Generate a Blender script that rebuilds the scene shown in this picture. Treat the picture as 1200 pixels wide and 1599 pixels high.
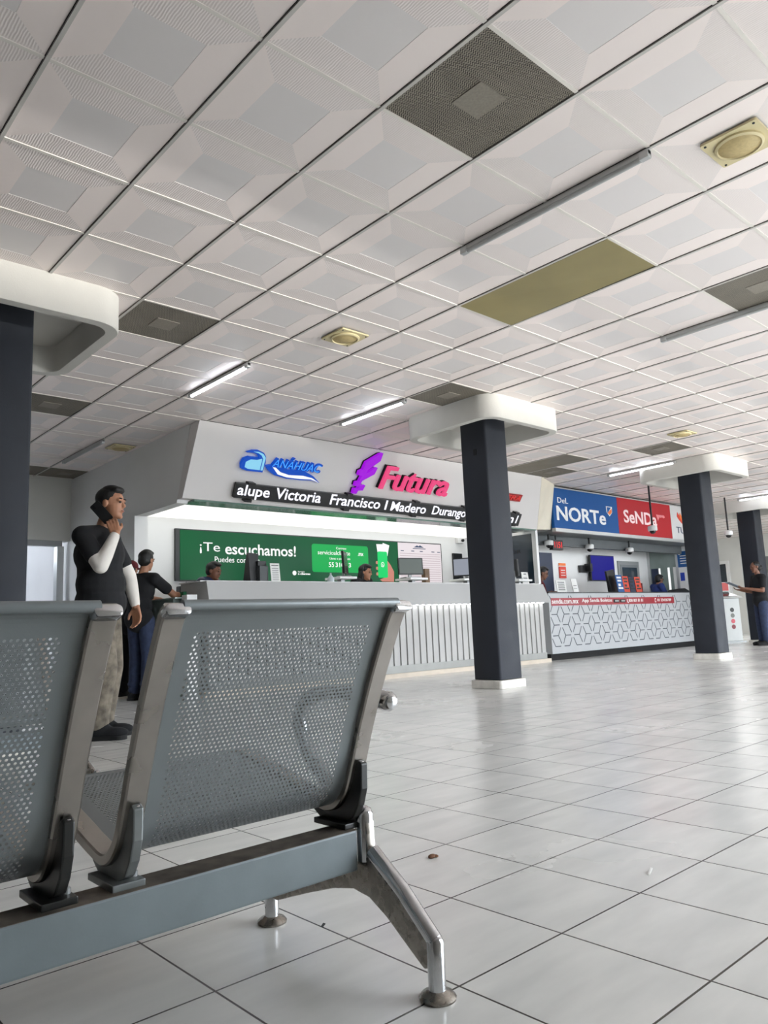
import bpy, bmesh, math, random
from mathutils import Vector, Matrix, Euler
random.seed(7)
S = bpy.context.scene
for o in list(bpy.data.objects): bpy.data.objects.remove(o)
COL = S.collection
PI = math.pi
HC = 2.936                     # ceiling height

# ------------------------------------------------------------------ camera
R_ = Vector((0.74333186, -0.66756298, -0.04263111))
U_ = Vector((-0.0692185, -0.14015065, 0.98770775))
W_ = Vector((0.66533191, 0.73124377, 0.15038615))
cam = bpy.data.cameras.new('camera'); camo = bpy.data.objects.new('camera', cam); COL.objects.link(camo)
m = Matrix((R_, U_, -W_)).transposed().to_4x4(); m.translation = (0, 0, 0.6755)
camo.matrix_world = m
cam.sensor_fit = 'VERTICAL'; cam.sensor_height = 32; cam.lens = 1178.57 / 1599 * 32
cam.clip_start = 0.05; cam.clip_end = 200
S.camera = camo
S.view_settings.view_transform = 'Standard'; S.view_settings.look = 'None'
S.view_settings.gamma = 1; S.view_settings.use_curve_mapping = False
EXPO = 0.40
S.view_settings.exposure = EXPO

# ------------------------------------------------------------------ world and daylight
w = bpy.data.worlds.new('world'); S.world = w; w.use_nodes = True
bg = w.node_tree.nodes['Background']; bg.inputs[0].default_value = (0.86, 0.93, 1.0, 1); bg.inputs[1].default_value = 8.0

def area(name, loc, target, sx, sy, power, color=(1, 1, 1), spread=PI):
    l = bpy.data.lights.new(name, 'AREA'); l.shape = 'RECTANGLE'; l.size = sx; l.size_y = sy
    l.energy = power; l.color = color; l.spread = spread
    o = bpy.data.objects.new(name, l); COL.objects.link(o); o.location = loc
    d = Vector(target) - Vector(loc); o.rotation_euler = d.to_track_quat('-Z', 'Y').to_euler()
    return o
area('daylight_front', (13.6, -1.75, 1.3), (13.6, 5, 0.6), 20, 2.2, 60, (0.95, 0.98, 1.0))
area('sunlit_forecourt', (10.6, -20, 0.25), (5, 4, 2.9), 1.0, 0.05, 5500, (1, 0.98, 0.94))
area('booth_light', (13.4, 8.25, 2.1), (13.4, 8.25, 0), 4.6, 0.5, 9, (0.97, 0.99, 1.0))
area('hall_light', (19.5, 8.8, 2.6), (19.5, 8.8, 0), 4, 1.2, 60, (0.97, 0.99, 1.0))

# ------------------------------------------------------------------ materials
def lin(c):
    return tuple((v / 255 / 12.92) if v / 255 <= 0.04045 else ((v / 255 + 0.055) / 1.055) ** 2.4 for v in c)
MATS = {}
def mat(name, rgb, rough=0.5, metal=0.0, var=0.06, scale=6.0, bump=0.0, bscale=200.0, spec=0.5, emit=None, strength=0.0, coat=0.0, alpha=None, trans=0.0, rvar=0.0):
    if name in MATS: return MATS[name]
    mt = bpy.data.materials.new(name); mt.use_nodes = True; nt = mt.node_tree; N = nt.nodes; L = nt.links
    b = N['Principled BSDF']; c = lin(rgb)
    b.inputs['Roughness'].default_value = rough; b.inputs['Metallic'].default_value = metal
    b.inputs['Specular IOR Level'].default_value = spec; b.inputs['Coat Weight'].default_value = coat
    tc = N.new('ShaderNodeTexCoord'); nz = N.new('ShaderNodeTexNoise'); nz.inputs['Scale'].default_value = scale; nz.inputs['Detail'].default_value = 4
    L.new(tc.outputs['Object'], nz.inputs['Vector'])
    rp = N.new('ShaderNodeValToRGB'); rp.color_ramp.elements[0].position = 0.3; rp.color_ramp.elements[1].position = 0.7
    rp.color_ramp.elements[0].color = (*[v * (1 - var) for v in c], 1); rp.color_ramp.elements[1].color = (*[min(1, v * (1 + var)) for v in c], 1)
    L.new(nz.outputs['Fac'], rp.inputs['Fac']); L.new(rp.outputs['Color'], b.inputs['Base Color'])
    if rvar:
        mr = N.new('ShaderNodeMapRange'); mr.inputs['To Min'].default_value = max(0.02, rough - rvar); mr.inputs['To Max'].default_value = rough + rvar
        mr.inputs['From Min'].default_value = 0.3; mr.inputs['From Max'].default_value = 0.7
        L.new(nz.outputs['Fac'], mr.inputs['Value']); L.new(mr.outputs['Result'], b.inputs['Roughness'])
    if bump:
        n2 = N.new('ShaderNodeTexNoise'); n2.inputs['Scale'].default_value = bscale; n2.inputs['Detail'].default_value = 2
        L.new(tc.outputs['Object'], n2.inputs['Vector'])
        bp = N.new('ShaderNodeBump'); bp.inputs['Strength'].default_value = bump; bp.inputs['Distance'].default_value = 0.004
        L.new(n2.outputs['Fac'], bp.inputs['Height']); L.new(bp.outputs['Normal'], b.inputs['Normal'])
    if emit: b.inputs['Emission Color'].default_value = (*lin(emit), 1); b.inputs['Emission Strength'].default_value = strength
    if trans: b.inputs['Transmission Weight'].default_value = trans
    if alpha is not None: b.inputs['Alpha'].default_value = alpha
    MATS[name] = mt; return mt
M = mat
white_paint = M('white_paint', (226, 226, 225), 0.55, var=0.02, scale=2)
fascia_white = M('fascia_white', (214, 210, 208), 0.4, var=0.015, scale=1.5)
counter_upper = M('counter_upper', (160, 159, 157), 0.4, var=0.02, scale=2)  # greyer copy of the counter paint, with the panel's shade in the colour
counter_paint = M('counter_paint', (180, 179, 176), 0.45, var=0.02, scale=2)
cream_paint = M('cream_paint', (222, 214, 196), 0.6, var=0.03)
wall_paint = M('wall_paint', (212, 211, 206), 0.7, var=0.04, scale=2, bump=0.05, bscale=60)
pillar_paint = M('pillar_paint', (44, 47, 54), 0.55, spec=0.25, var=0.12, scale=5, bump=0.25, bscale=130, rvar=0.08)
cap_plaster = M('cap_plaster', (206, 203, 196), 0.75, var=0.03, scale=4, bump=0.2, bscale=110)
plinth_plaster = M('plinth_plaster', (214, 210, 202), 0.65, var=0.12, scale=14, bump=0.15, bscale=50)
chrome = M('chrome', (205, 206, 208), 0.13, 1.0, var=0.1, scale=30, rvar=0.06)
worn_chrome = M('worn_chrome', (172, 167, 161), 0.3, 1.0, var=0.12, scale=11, bump=0.02, bscale=90, rvar=0.05)
dirty_chrome = M('dirty_chrome', (150, 145, 138), 0.27, 1.0, var=0.15, scale=60, rvar=0.06)
seat_paint = M('seat_paint', (130, 136, 138), 0.36, 0.35, var=0.05, scale=9, bump=0.03, bscale=400)
beam_paint = M('beam_paint', (120, 129, 133), 0.45, 0.15, var=0.07, scale=14, bump=0.03, bscale=200)
bracket_black = M('bracket_black', (38, 39, 38), 0.3, 0.2, var=0.15, scale=20)
bracket_grey = M('bracket_grey', (118, 122, 122), 0.38, 0.4, var=0.12, scale=20)
black_plastic = M('black_plastic', (24, 25, 27), 0.4, var=0.1)
black_matte = M('black_matte', (14, 14, 15), 0.8, var=0.1)
grey_metal = M('grey_metal', (150, 152, 152), 0.4, 0.3, var=0.05)
tube_grey = M('tube_grey', (176, 177, 176), 0.45, var=0.04)
alu = M('alu', (188, 190, 190), 0.35, 0.6, var=0.04)
dark_screen = M('dark_screen', (26, 34, 34), 0.2, var=0.05)
beige_plastic = M('beige_plastic', (208, 194, 152), 0.5, var=0.05)
beige_dark = M('beige_dark', (184, 164, 116), 0.6, var=0.1, scale=60)
olive_diffuser = M('olive_diffuser', (143, 131, 88), 0.45, var=0.07, scale=3)
brown_diffuser = M('brown_diffuser', (116, 108, 92), 0.5, var=0.1, scale=4)
paper = M('paper', (232, 231, 228), 0.7, var=0.03)
skin_tone = M('skin_tone', (172, 122, 94), 0.5, var=0.08, scale=18)
skin_dark = M('skin_dark', (124, 82, 62), 0.5, var=0.08, scale=18)
hair_black = M('hair_black', (15, 14, 14), 0.55, var=0.3, scale=60, bump=0.4, bscale=140)
lip_tone = M('lip_tone', (140, 84, 74), 0.5)
eye_dark = M('eye_dark', (30, 24, 22), 0.2)
black_cloth = M('black_cloth', (23, 24, 27), 0.9, var=0.15, scale=12, bump=0.2, bscale=90)
white_cloth = M('white_cloth', (224, 218, 210), 0.85, var=0.05, scale=12, bump=0.1, bscale=90)
jeans = M('jeans', (48, 58, 84), 0.9, var=0.2, scale=20, bump=0.2, bscale=200)
maroon = M('maroon', (98, 28, 36), 0.9, var=0.15)
blue_cloth = M('blue_cloth', (38, 54, 112), 0.9, var=0.15)
pink_stripe = M('pink_stripe', (196, 44, 74), 0.8)
rubber_white = M('rubber_white', (216, 212, 202), 0.7)
camo = M('camo', (112, 104, 92), 0.9, var=0.5, scale=16, bump=0.3, bscale=60)
concrete = M('concrete', (150, 156, 158), 0.9, var=0.12, scale=3, bump=0.4, bscale=30)
lilac = M('lilac_paint', (150, 146, 176), 0.8, var=0.1)
sign_blue = M('sign_blue', (8, 80, 146), 0.5, spec=.25, var=0.04, scale=1.5)
sign_red = M('sign_red', (174, 34, 42), 0.5, spec=.25, var=0.04, scale=1.5)
sign_white = M('sign_white', (206, 206, 206), 0.5, var=0.02)
strip_red = M('strip_red', (150, 30, 42), 0.4, var=0.04)
navy = M('navy', (24, 38, 66), 0.35, var=0.15, scale=3)
poster_blue = M('poster_blue', (24, 84, 148), 0.5, var=0.1, scale=5)
poster_red = M('poster_red', (216, 66, 48), 0.5, var=0.1)
orange = M('orange', (238, 120, 50), 0.5)
ink = M('ink', (52, 54, 58), 0.7)
grey_kick = M('grey_kick', (138, 138, 134), 0.4, 0.2, var=0.08)
cream_kick = M('cream_kick', (206, 194, 178), 0.6, var=0.07)
line_ink = M('line_ink', (64, 68, 74), 0.6)
greenish = M('greenish_laminate', (128, 142, 136), 0.3, var=0.05)
glass_dark = M('glass_dark', (44, 56, 66), 0.12, var=0.1, scale=2)
def glow(name, rgb, st): return M(name, tuple(v * .35 for v in rgb), 0.5, spec=.2, emit=rgb, strength=st * 2 ** -EXPO, var=0.0)
led_tube = glow('led_tube', (238, 244, 255), 16.0)
lum_panel = glow('luminous_panel', (255, 254, 248), 1.25)
ticker_white = glow('ticker_white', (244, 244, 255), 1.4)
scr_green = None
glow_pink = glow('glow_pink', (255, 82, 140), 0.75)
glow_purple = glow('glow_purple', (178, 20, 240), 0.75)
glow_blue = glow('glow_blue', (18, 90, 220), 0.6)
glow_cyan = glow('glow_cyan', (150, 224, 255), 0.8)
glow_red = glow('glow_red', (255, 60, 60), 1.0)
scr_white = glow('scr_white', (255, 255, 255), 0.95)
scr_panel = glow('scr_panel', (20, 176, 84), 0.85)
scr_phone = glow('scr_phone', (24, 214, 110), 0.9)
scr_board = glow('scr_board', (244, 234, 238), 0.82)
scr_line = glow('scr_line', (206, 176, 184), 0.6)
scr_ink = glow('scr_ink', (70, 92, 130), 0.5)
scr_skin = glow('scr_skin', (226, 150, 132), 0.7)
scr_blue = glow('scr_blue', (22, 18, 160), 0.55)
scr_pale = glow('scr_pale', (176, 182, 196), 0.6)
scr_dim = glow('scr_dim', (132, 142, 138), 0.5)
day_sky = None
outside_glow = None

def green_screen_mat():
    mt = bpy.data.materials.new('green_screen'); mt.use_nodes = True; nt = mt.node_tree; N = nt.nodes; L = nt.links
    b = N['Principled BSDF']; b.inputs['Base Color'].default_value = (0.0, 0.02, 0.01, 1); b.inputs['Roughness'].default_value = 0.3; b.inputs['Specular IOR Level'].default_value = 0.15
    tc = N.new('ShaderNodeTexCoord'); mp = N.new('ShaderNodeMapping'); mp.inputs['Location'].default_value = (-2.2, 0, -0.45); mp.inputs['Scale'].default_value = (0.5, 1, 0.9)
    gr = N.new('ShaderNodeTexGradient'); gr.gradient_type = 'SPHERICAL'; L.new(tc.outputs['Object'], mp.inputs['Vector']); L.new(mp.outputs['Vector'], gr.inputs['Vector'])
    wv = N.new('ShaderNodeTexNoise'); wv.inputs['Scale'].default_value = 1.2; L.new(tc.outputs['Object'], wv.inputs['Vector'])
    ma = N.new('ShaderNodeMath'); ma.operation = 'MULTIPLY_ADD'; L.new(wv.outputs['Fac'], ma.inputs[0]); ma.inputs[1].default_value = 0.25; L.new(gr.outputs['Fac'], ma.inputs[2])
    rp = N.new('ShaderNodeValToRGB'); e = rp.color_ramp.elements; e[0].position = 0.05; e[0].color = (*lin((8, 58, 34)), 1); e[1].position = 0.85; e[1].color = (*lin((2, 140, 62)), 1)
    L.new(ma.outputs[0], rp.inputs['Fac']); L.new(rp.outputs['Color'], b.inputs['Emission Color']); b.inputs['Emission Strength'].default_value = 1.15 * 2 ** -EXPO
    return mt
scr_green = green_screen_mat()

def grid_nodes(nt, period_x, period_y, ox, oy):
    N = nt.nodes; L = nt.links
    g = N.new('ShaderNodeNewGeometry'); sp = N.new('ShaderNodeSeparateXYZ'); L.new(g.outputs['Position'], sp.inputs[0])
    def frac(sock, o, p):
        a = N.new('ShaderNodeMath'); a.operation = 'SUBTRACT'; L.new(sock, a.inputs[0]); a.inputs[1].default_value = o
        d = N.new('ShaderNodeMath'); d.operation = 'DIVIDE'; L.new(a.outputs[0], d.inputs[0]); d.inputs[1].default_value = p
        f = N.new('ShaderNodeMath'); f.operation = 'FRACT'; L.new(d.outputs[0], f.inputs[0])
        fl = N.new('ShaderNodeMath'); fl.operation = 'FLOOR'; L.new(d.outputs[0], fl.inputs[0])
        return f.outputs[0], fl.outputs[0]
    return g, frac(sp.outputs[0], ox, period_x), frac(sp.outputs[1], oy, period_y)
def math_n(nt, op, a, b=None, c=None):
    n = nt.nodes.new('ShaderNodeMath'); n.operation = op
    for i, v in enumerate((a, b, c)):
        if v is None: continue
        if isinstance(v, (int, float)): n.inputs[i].default_value = v
        else: nt.links.new(v, n.inputs[i])
    return n.outputs[0]

def floor_mat():
    mt = bpy.data.materials.new('floor_tiles'); mt.use_nodes = True; nt = mt.node_tree; N = nt.nodes; L = nt.links; b = N['Principled BSDF']
    g, (fx, ix), (fy, iy) = grid_nodes(nt, 0.33, 0.33, 1.1148, 1.0718)
    def edge(f): return math_n(nt, 'MINIMUM', f, math_n(nt, 'SUBTRACT', 1.0, f))
    e = math_n(nt, 'MINIMUM', edge(fx), edge(fy))
    gm = N.new('ShaderNodeMapRange'); gm.inputs['From Min'].default_value = 0.0055; gm.inputs['From Max'].default_value = 0.0085; L.new(e, gm.inputs['Value'])
    cell = N.new('ShaderNodeCombineXYZ'); L.new(ix, cell.inputs[0]); L.new(iy, cell.inputs[1])
    wn = N.new('ShaderNodeTexWhiteNoise'); L.new(cell.outputs[0], wn.inputs['Vector'])
    off = N.new('ShaderNodeVectorMath'); off.operation = 'MULTIPLY_ADD'; L.new(wn.outputs['Color'], off.inputs[0]); off.inputs[1].default_value = (9, 9, 9); L.new(g.outputs['Position'], off.inputs[2])
    mp = N.new('ShaderNodeMapping'); mp.inputs['Scale'].default_value = (2.4, 9, 4); L.new(off.outputs[0], mp.inputs['Vector'])
    nz = N.new('ShaderNodeTexNoise'); nz.inputs['Scale'].default_value = 1.3; nz.inputs['Detail'].default_value = 6; L.new(mp.outputs[0], nz.inputs['Vector'])
    rp = N.new('ShaderNodeValToRGB'); el = rp.color_ramp.elements
    el[0].position = 0.3; el[0].color = (*lin((214, 214, 211)), 1); el[1].position = 0.72; el[1].color = (*lin((232, 231, 227)), 1)
    L.new(nz.outputs['Fac'], rp.inputs['Fac'])
    mx = N.new('ShaderNodeMix'); mx.data_type = 'RGBA'; L.new(gm.outputs['Result'], mx.inputs['Factor']); mx.inputs[6].default_value = (*lin((48, 44, 40)), 1); L.new(rp.outputs['Color'], mx.inputs[7])
    L.new(mx.outputs[2], b.inputs['Base Color'])
    n2 = N.new('ShaderNodeTexNoise'); n2.inputs['Scale'].default_value = 1.1; n2.inputs['Detail'].default_value = 5; L.new(g.outputs['Position'], n2.inputs['Vector'])
    rr = N.new('ShaderNodeMapRange'); rr.inputs['From Min'].default_value = 0.3; rr.inputs['From Max'].default_value = 0.7; rr.inputs['To Min'].default_value = 0.16; rr.inputs['To Max'].default_value = 0.3; L.new(n2.outputs['Fac'], rr.inputs['Value'])
    L.new(rr.outputs['Result'], b.inputs['Roughness']); b.inputs['Specular IOR Level'].default_value = 0.38
    n3 = N.new('ShaderNodeTexNoise'); n3.inputs['Scale'].default_value = 14; L.new(g.outputs['Position'], n3.inputs['Vector'])
    h = math_n(nt, 'MULTIPLY_ADD', n3.outputs['Fac'], 0.25, gm.outputs['Result'])
    bp = N.new('ShaderNodeBump'); bp.inputs['Strength'].default_value = 0.18; bp.inputs['Distance'].default_value = 0.002; L.new(h, bp.inputs['Height']); L.new(bp.outputs['Normal'], b.inputs['Normal'])
    return mt

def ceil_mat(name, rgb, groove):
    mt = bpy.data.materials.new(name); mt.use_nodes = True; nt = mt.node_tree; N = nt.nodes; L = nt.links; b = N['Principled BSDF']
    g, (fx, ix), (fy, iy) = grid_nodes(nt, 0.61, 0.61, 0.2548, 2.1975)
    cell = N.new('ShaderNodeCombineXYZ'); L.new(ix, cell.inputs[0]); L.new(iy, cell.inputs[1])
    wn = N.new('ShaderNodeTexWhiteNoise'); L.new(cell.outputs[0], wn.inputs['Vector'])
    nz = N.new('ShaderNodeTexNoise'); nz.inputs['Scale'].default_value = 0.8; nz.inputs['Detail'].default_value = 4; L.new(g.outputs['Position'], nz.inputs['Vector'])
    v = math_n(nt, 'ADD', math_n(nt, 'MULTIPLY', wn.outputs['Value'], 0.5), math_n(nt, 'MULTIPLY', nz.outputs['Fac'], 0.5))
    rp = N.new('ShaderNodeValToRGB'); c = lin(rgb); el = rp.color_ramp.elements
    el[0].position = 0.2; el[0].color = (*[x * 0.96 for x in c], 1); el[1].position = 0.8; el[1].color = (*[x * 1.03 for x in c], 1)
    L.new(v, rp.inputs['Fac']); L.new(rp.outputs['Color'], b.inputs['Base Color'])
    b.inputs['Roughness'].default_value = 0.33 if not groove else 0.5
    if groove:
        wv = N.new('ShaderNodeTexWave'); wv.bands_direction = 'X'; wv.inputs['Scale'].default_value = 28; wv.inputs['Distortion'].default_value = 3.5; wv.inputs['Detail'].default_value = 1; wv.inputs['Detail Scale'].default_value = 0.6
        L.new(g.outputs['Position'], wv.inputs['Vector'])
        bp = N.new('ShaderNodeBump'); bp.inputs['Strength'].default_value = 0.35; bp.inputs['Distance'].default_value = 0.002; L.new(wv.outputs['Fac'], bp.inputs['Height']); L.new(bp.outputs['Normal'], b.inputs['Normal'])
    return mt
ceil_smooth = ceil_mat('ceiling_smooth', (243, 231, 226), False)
ceil_groove = ceil_mat('ceiling_grooved', (233, 223, 219), True)  # darker tint stands in for the shade among the grooves
ceil_centre = ceil_mat('ceiling_centre', (226, 220, 218), False)  # greyer tint paints in the weaker sheen of the centre square
tee_white = M('tee_white', (228, 222, 214), 0.45, var=0.03)
tee_grey = M('tee_grey', (196, 192, 186), 0.45, var=0.04)  # darker than the cross tees: shading of the runners put into the colour
gap_shade = M('gap_shade', (58, 54, 51), 0.9)  # near-black fill that plays the shade inside narrow gaps

def vent_mat():
    mt = bpy.data.materials.new('vent_mesh'); mt.use_nodes = True; nt = mt.node_tree; N = nt.nodes; L = nt.links; b = N['Principled BSDF']
    tc = N.new('ShaderNodeTexCoord')
    wv = N.new('ShaderNodeTexWave'); wv.wave_type = 'BANDS'; wv.bands_direction = 'X'; wv.inputs['Scale'].default_value = 26; wv.inputs['Distortion'].default_value = 0
    w2 = N.new('ShaderNodeTexWave'); w2.wave_type = 'BANDS'; w2.bands_direction = 'Y'; w2.inputs['Scale'].default_value = 13; w2.inputs['Distortion'].default_value = 0
    L.new(tc.outputs['Object'], w2.inputs['Vector'])
    ad = N.new('ShaderNodeVectorMath'); ad.operation = 'MULTIPLY_ADD'; L.new(w2.outputs['Color'], ad.inputs[0]); ad.inputs[1].default_value = (0.012, 0, 0); L.new(tc.outputs['Object'], ad.inputs[2])
    L.new(ad.outputs[0], wv.inputs['Vector'])
    n = N.new('ShaderNodeTexNoise'); n.inputs['Scale'].default_value = 5; L.new(tc.outputs['Object'], n.inputs['Vector'])
    rp = N.new('ShaderNodeValToRGB'); el = rp.color_ramp.elements; el[0].position = 0.32; el[0].color = (*lin((40, 34, 28)), 1); el[1].position = 0.62; el[1].color = (*lin((150, 142, 128)), 1)
    L.new(math_n(nt, 'MULTIPLY_ADD', n.outputs['Fac'], 0.3, math_n(nt, 'MULTIPLY', wv.outputs['Fac'], 0.7)), rp.inputs['Fac'])
    L.new(rp.outputs['Color'], b.inputs['Base Color']); b.inputs['Roughness'].default_value = 0.6
    bp = N.new('ShaderNodeBump'); bp.inputs['Strength'].default_value = 0.5; bp.inputs['Distance'].default_value = 0.003; L.new(wv.outputs['Fac'], bp.inputs['Height']); L.new(bp.outputs['Normal'], b.inputs['Normal'])
    return mt
vent_mesh = vent_mat()
vent_centre = M('vent_centre', (134, 127, 116), 0.6, var=0.12, scale=90)

# ------------------------------------------------------------------ mesh helpers
def bm_(): return bmesh.new()
def box(b, x0, x1, y0, y1, z0, z1):
    vs = [b.verts.new(p) for p in ((x0, y0, z0), (x1, y0, z0), (x1, y1, z0), (x0, y1, z0), (x0, y0, z1), (x1, y0, z1), (x1, y1, z1), (x0, y1, z1))]
    for f in ((3, 2, 1, 0), (4, 5, 6, 7), (0, 1, 5, 4), (1, 2, 6, 5), (2, 3, 7, 6), (3, 0, 4, 7)): b.faces.new([vs[i] for i in f])
    return b
def hexa(b, p):           # eight corners, same order as box
    vs = [b.verts.new(q) for q in p]
    for f in ((3, 2, 1, 0), (4, 5, 6, 7), (0, 1, 5, 4), (1, 2, 6, 5), (2, 3, 7, 6), (3, 0, 4, 7)): b.faces.new([vs[i] for i in f])
    return b
def prism(b, pts, origin, ax, ay, depth):     # outline in (ax, ay) extruded along ax x ay by depth
    o = Vector(origin); ax = Vector(ax); ay = Vector(ay); n = ax.cross(ay).normalized() * depth
    a = [b.verts.new(o + ax * p[0] + ay * p[1]) for p in pts]; c = [b.verts.new(v.co + n) for v in a]
    k = len(pts)
    f1 = b.faces.new(a); f2 = b.faces.new(c[::-1])
    for i in range(k): b.faces.new((a[i], c[i], c[(i + 1) % k], a[(i + 1) % k])) if False else b.faces.new((a[(i + 1) % k], a[i], c[i], c[(i + 1) % k]))
    return b
def frame_of(d):
    d = d.normalized(); a = Vector((0, 0, 1)) if abs(d.z) < 0.9 else Vector((1, 0, 0))
    s = d.cross(a).normalized(); return s, s.cross(d).normalized()
def tube(b, pts, r, n=12, cap=True, rs=None):
    pts = [Vector(p) for p in pts]; rings = []
    s = None
    for i, p in enumerate(pts):
        d = (pts[min(i + 1, len(pts) - 1)] - pts[max(i - 1, 0)])
        if s is None: s, t = frame_of(d)
        else:
            dn = d.normalized(); s = (s - dn * s.dot(dn)).normalized(); t = s.cross(dn)
        rr = rs[i] if rs else r
        rx, ry = rr if isinstance(rr, tuple) else (rr, rr)
        rings.append([b.verts.new(p + s * rx * math.cos(2 * PI * k / n) + t * ry * math.sin(2 * PI * k / n)) for k in range(n)])
    for A, B in zip(rings, rings[1:]):
        for k in range(n): b.faces.new((A[k], A[(k + 1) % n], B[(k + 1) % n], B[k]))
    if cap: b.faces.new(rings[0][::-1]); b.faces.new(rings[-1])
    return b
def lathe(b, prof, c, n=24, axis='Z'):
    c = Vector(c); rings = []
    for r, z in prof:
        ring = []
        for k in range(n):
            a = 2 * PI * k / n; x, y = r * math.cos(a), r * math.sin(a)
            v = {'Z': (x, y, z), 'Y': (x, z, y), 'X': (z, x, y)}[axis]
            ring.append(b.verts.new(c + Vector(v)))
        rings.append(ring)
    for A, B in zip(rings, rings[1:]):
        for k in range(n): b.faces.new((A[k], A[(k + 1) % n], B[(k + 1) % n], B[k]))
    b.faces.new(rings[0][::-1]); b.faces.new(rings[-1]); return b
def ell(b, c, r, rot=None, n=16):
    mtx = Matrix.Translation(Vector(c)) @ (rot.to_4x4() if rot else Matrix()) @ Matrix.Diagonal((*((r, r, r) if isinstance(r, (int, float)) else r), 1))
    bmesh.ops.create_uvsphere(b, u_segments=n, v_segments=max(8, n // 2 + 2), radius=1, matrix=mtx); return b
def capsule(b, p0, p1, r0, r1=None, n=14):
    r1 = r0 if r1 is None else r1; p0, p1 = Vector(p0), Vector(p1)
    ell(b, p0, r0, n=n); ell(b, p1, r1, n=n)
    if (p1 - p0).length > 1e-4: tube(b, [p0, p1], 0, n, True, [r0, r1])
    return b
def rrect(w, h, r, n=5, cx=0, cy=0):
    out = []
    for (sx, sy, a0) in ((1, 1, 0), (-1, 1, PI / 2), (-1, -1, PI), (1, -1, 1.5 * PI)):
        for i in range(n + 1):
            a = a0 + PI / 2 * i / n; out.append((cx + sx * (w / 2 - r) + r * math.cos(a), cy + sy * (h / 2 - r) + r * math.sin(a)))
    return out

OFF = {}
def obj(name, b, m, parent=None, smooth=False, loc=None, bevel=0):
    me = bpy.data.meshes.new(name)
    bmesh.ops.recalc_face_normals(b, faces=b.faces[:])
    if parent is not None: off = OFF[parent.name]
    elif loc is not None: off = Vector(loc)
    else:
        lo = [min(v.co[i] for v in b.verts) for i in range(3)]; hi = [max(v.co[i] for v in b.verts) for i in range(3)]
        off = Vector(((lo[0] + hi[0]) / 2, (lo[1] + hi[1]) / 2, lo[2]))
    bmesh.ops.translate(b, verts=b.verts[:], vec=-off)
    if bevel: bmesh.ops.bevel(b, geom=[e for e in b.edges if e.calc_face_angle(0) > 0.5], offset=bevel, segments=2, affect='EDGES', profile=0.6)
    if smooth:
        for f in b.faces: f.smooth = True
    b.to_mesh(me); b.free(); me.materials.append(m) if not isinstance(m, (list, tuple)) else [me.materials.append(x) for x in m]
    if smooth == 'auto':
        me.set_sharp_from_angle(angle=0.7)
    o = bpy.data.objects.new(name, me); COL.objects.link(o)
    if parent is not None: o.parent = parent
    else: o.location = off
    OFF[o.name] = off
    return o
def thing(name, loc, label, cat, group=None, kind=None):
    o = bpy.data.objects.new(name, None); COL.objects.link(o); o.location = loc; o.empty_display_size = 0.1
    OFF[o.name] = Vector(loc); return tag(o, label, cat, group, kind)
def tag(o, label, cat, group=None, kind=None):
    o['label'] = label; o['category'] = cat
    if group: o['group'] = group
    if kind: o['kind'] = kind
    return o
def struct(name, b, m, parent=None, **k):
    o = obj(name, b, m, parent, **k)
    if parent is None: o['kind'] = 'structure'
    return o
def copy_tree(o, parent=None):
    c = o.copy(); COL.objects.link(c)
    if parent is not None: c.parent = parent
    OFF[c.name] = OFF[o.name]
    for ch in list(o.children): copy_tree(ch, c)
    return c
def text_bm(b, s, origin, ax, ay, w=None, h=None, ext=0.004, off=0.0, shear=0.0):
    """letters fitted into w x h (lower-left corner at origin) in the plane ax, ay"""
    cu = bpy.data.curves.new('t', 'FONT'); cu.body = s; cu.size = 1; cu.offset = off; cu.shear = shear; cu.resolution_u = 3
    cu.extrude = 0.5; cu.fill_mode = 'BOTH'
    t = bpy.data.objects.new('t', cu); COL.objects.link(t); dg = bpy.context.evaluated_depsgraph_get(); dg.update()
    me = bpy.data.meshes.new_from_object(t.evaluated_get(dg))
    xs = [v.co.x for v in me.vertices]; ys = [v.co.y for v in me.vertices]
    x0, x1, y0, y1 = min(xs), max(xs), min(ys), max(ys)
    sx = (w / (x1 - x0)) if w else None; sy = (h / (y1 - y0)) if h else None
    sx = sx or sy; sy = sy or sx
    o = Vector(origin); ax = Vector(ax); ay = Vector(ay); n = ax.cross(ay).normalized()
    for v in me.vertices: v.co = o + ax * ((v.co.x - x0) * sx) + ay * ((v.co.y - y0) * sy) + n * ((v.co.z + 0.5) * ext)
    b.from_mesh(me); bpy.data.objects.remove(t); bpy.data.curves.remove(cu); bpy.data.meshes.remove(me)
    return b
XA, ZA = (1, 0, 0), (0, 0, 1)

# ================================================================== SETTING
b = bm_(); box(b, -6, 24, -1.65, 16, -0.1, 0); struct('floor', b, floor_mat())
b = bm_(); box(b, -12, 40, -30, -1.65, -0.12, -0.02); struct('ground_forecourt', b, M('paving', (142, 139, 132), .85, var=.12, scale=1.5))['kind'] = 'structure'
b = bm_(); box(b, -12, 40, -17.6, -17.4, -.02, .50); struct('light_blocker', b, concrete)  # unseen low wall added to keep the forecourt lamp off the fascia
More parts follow.
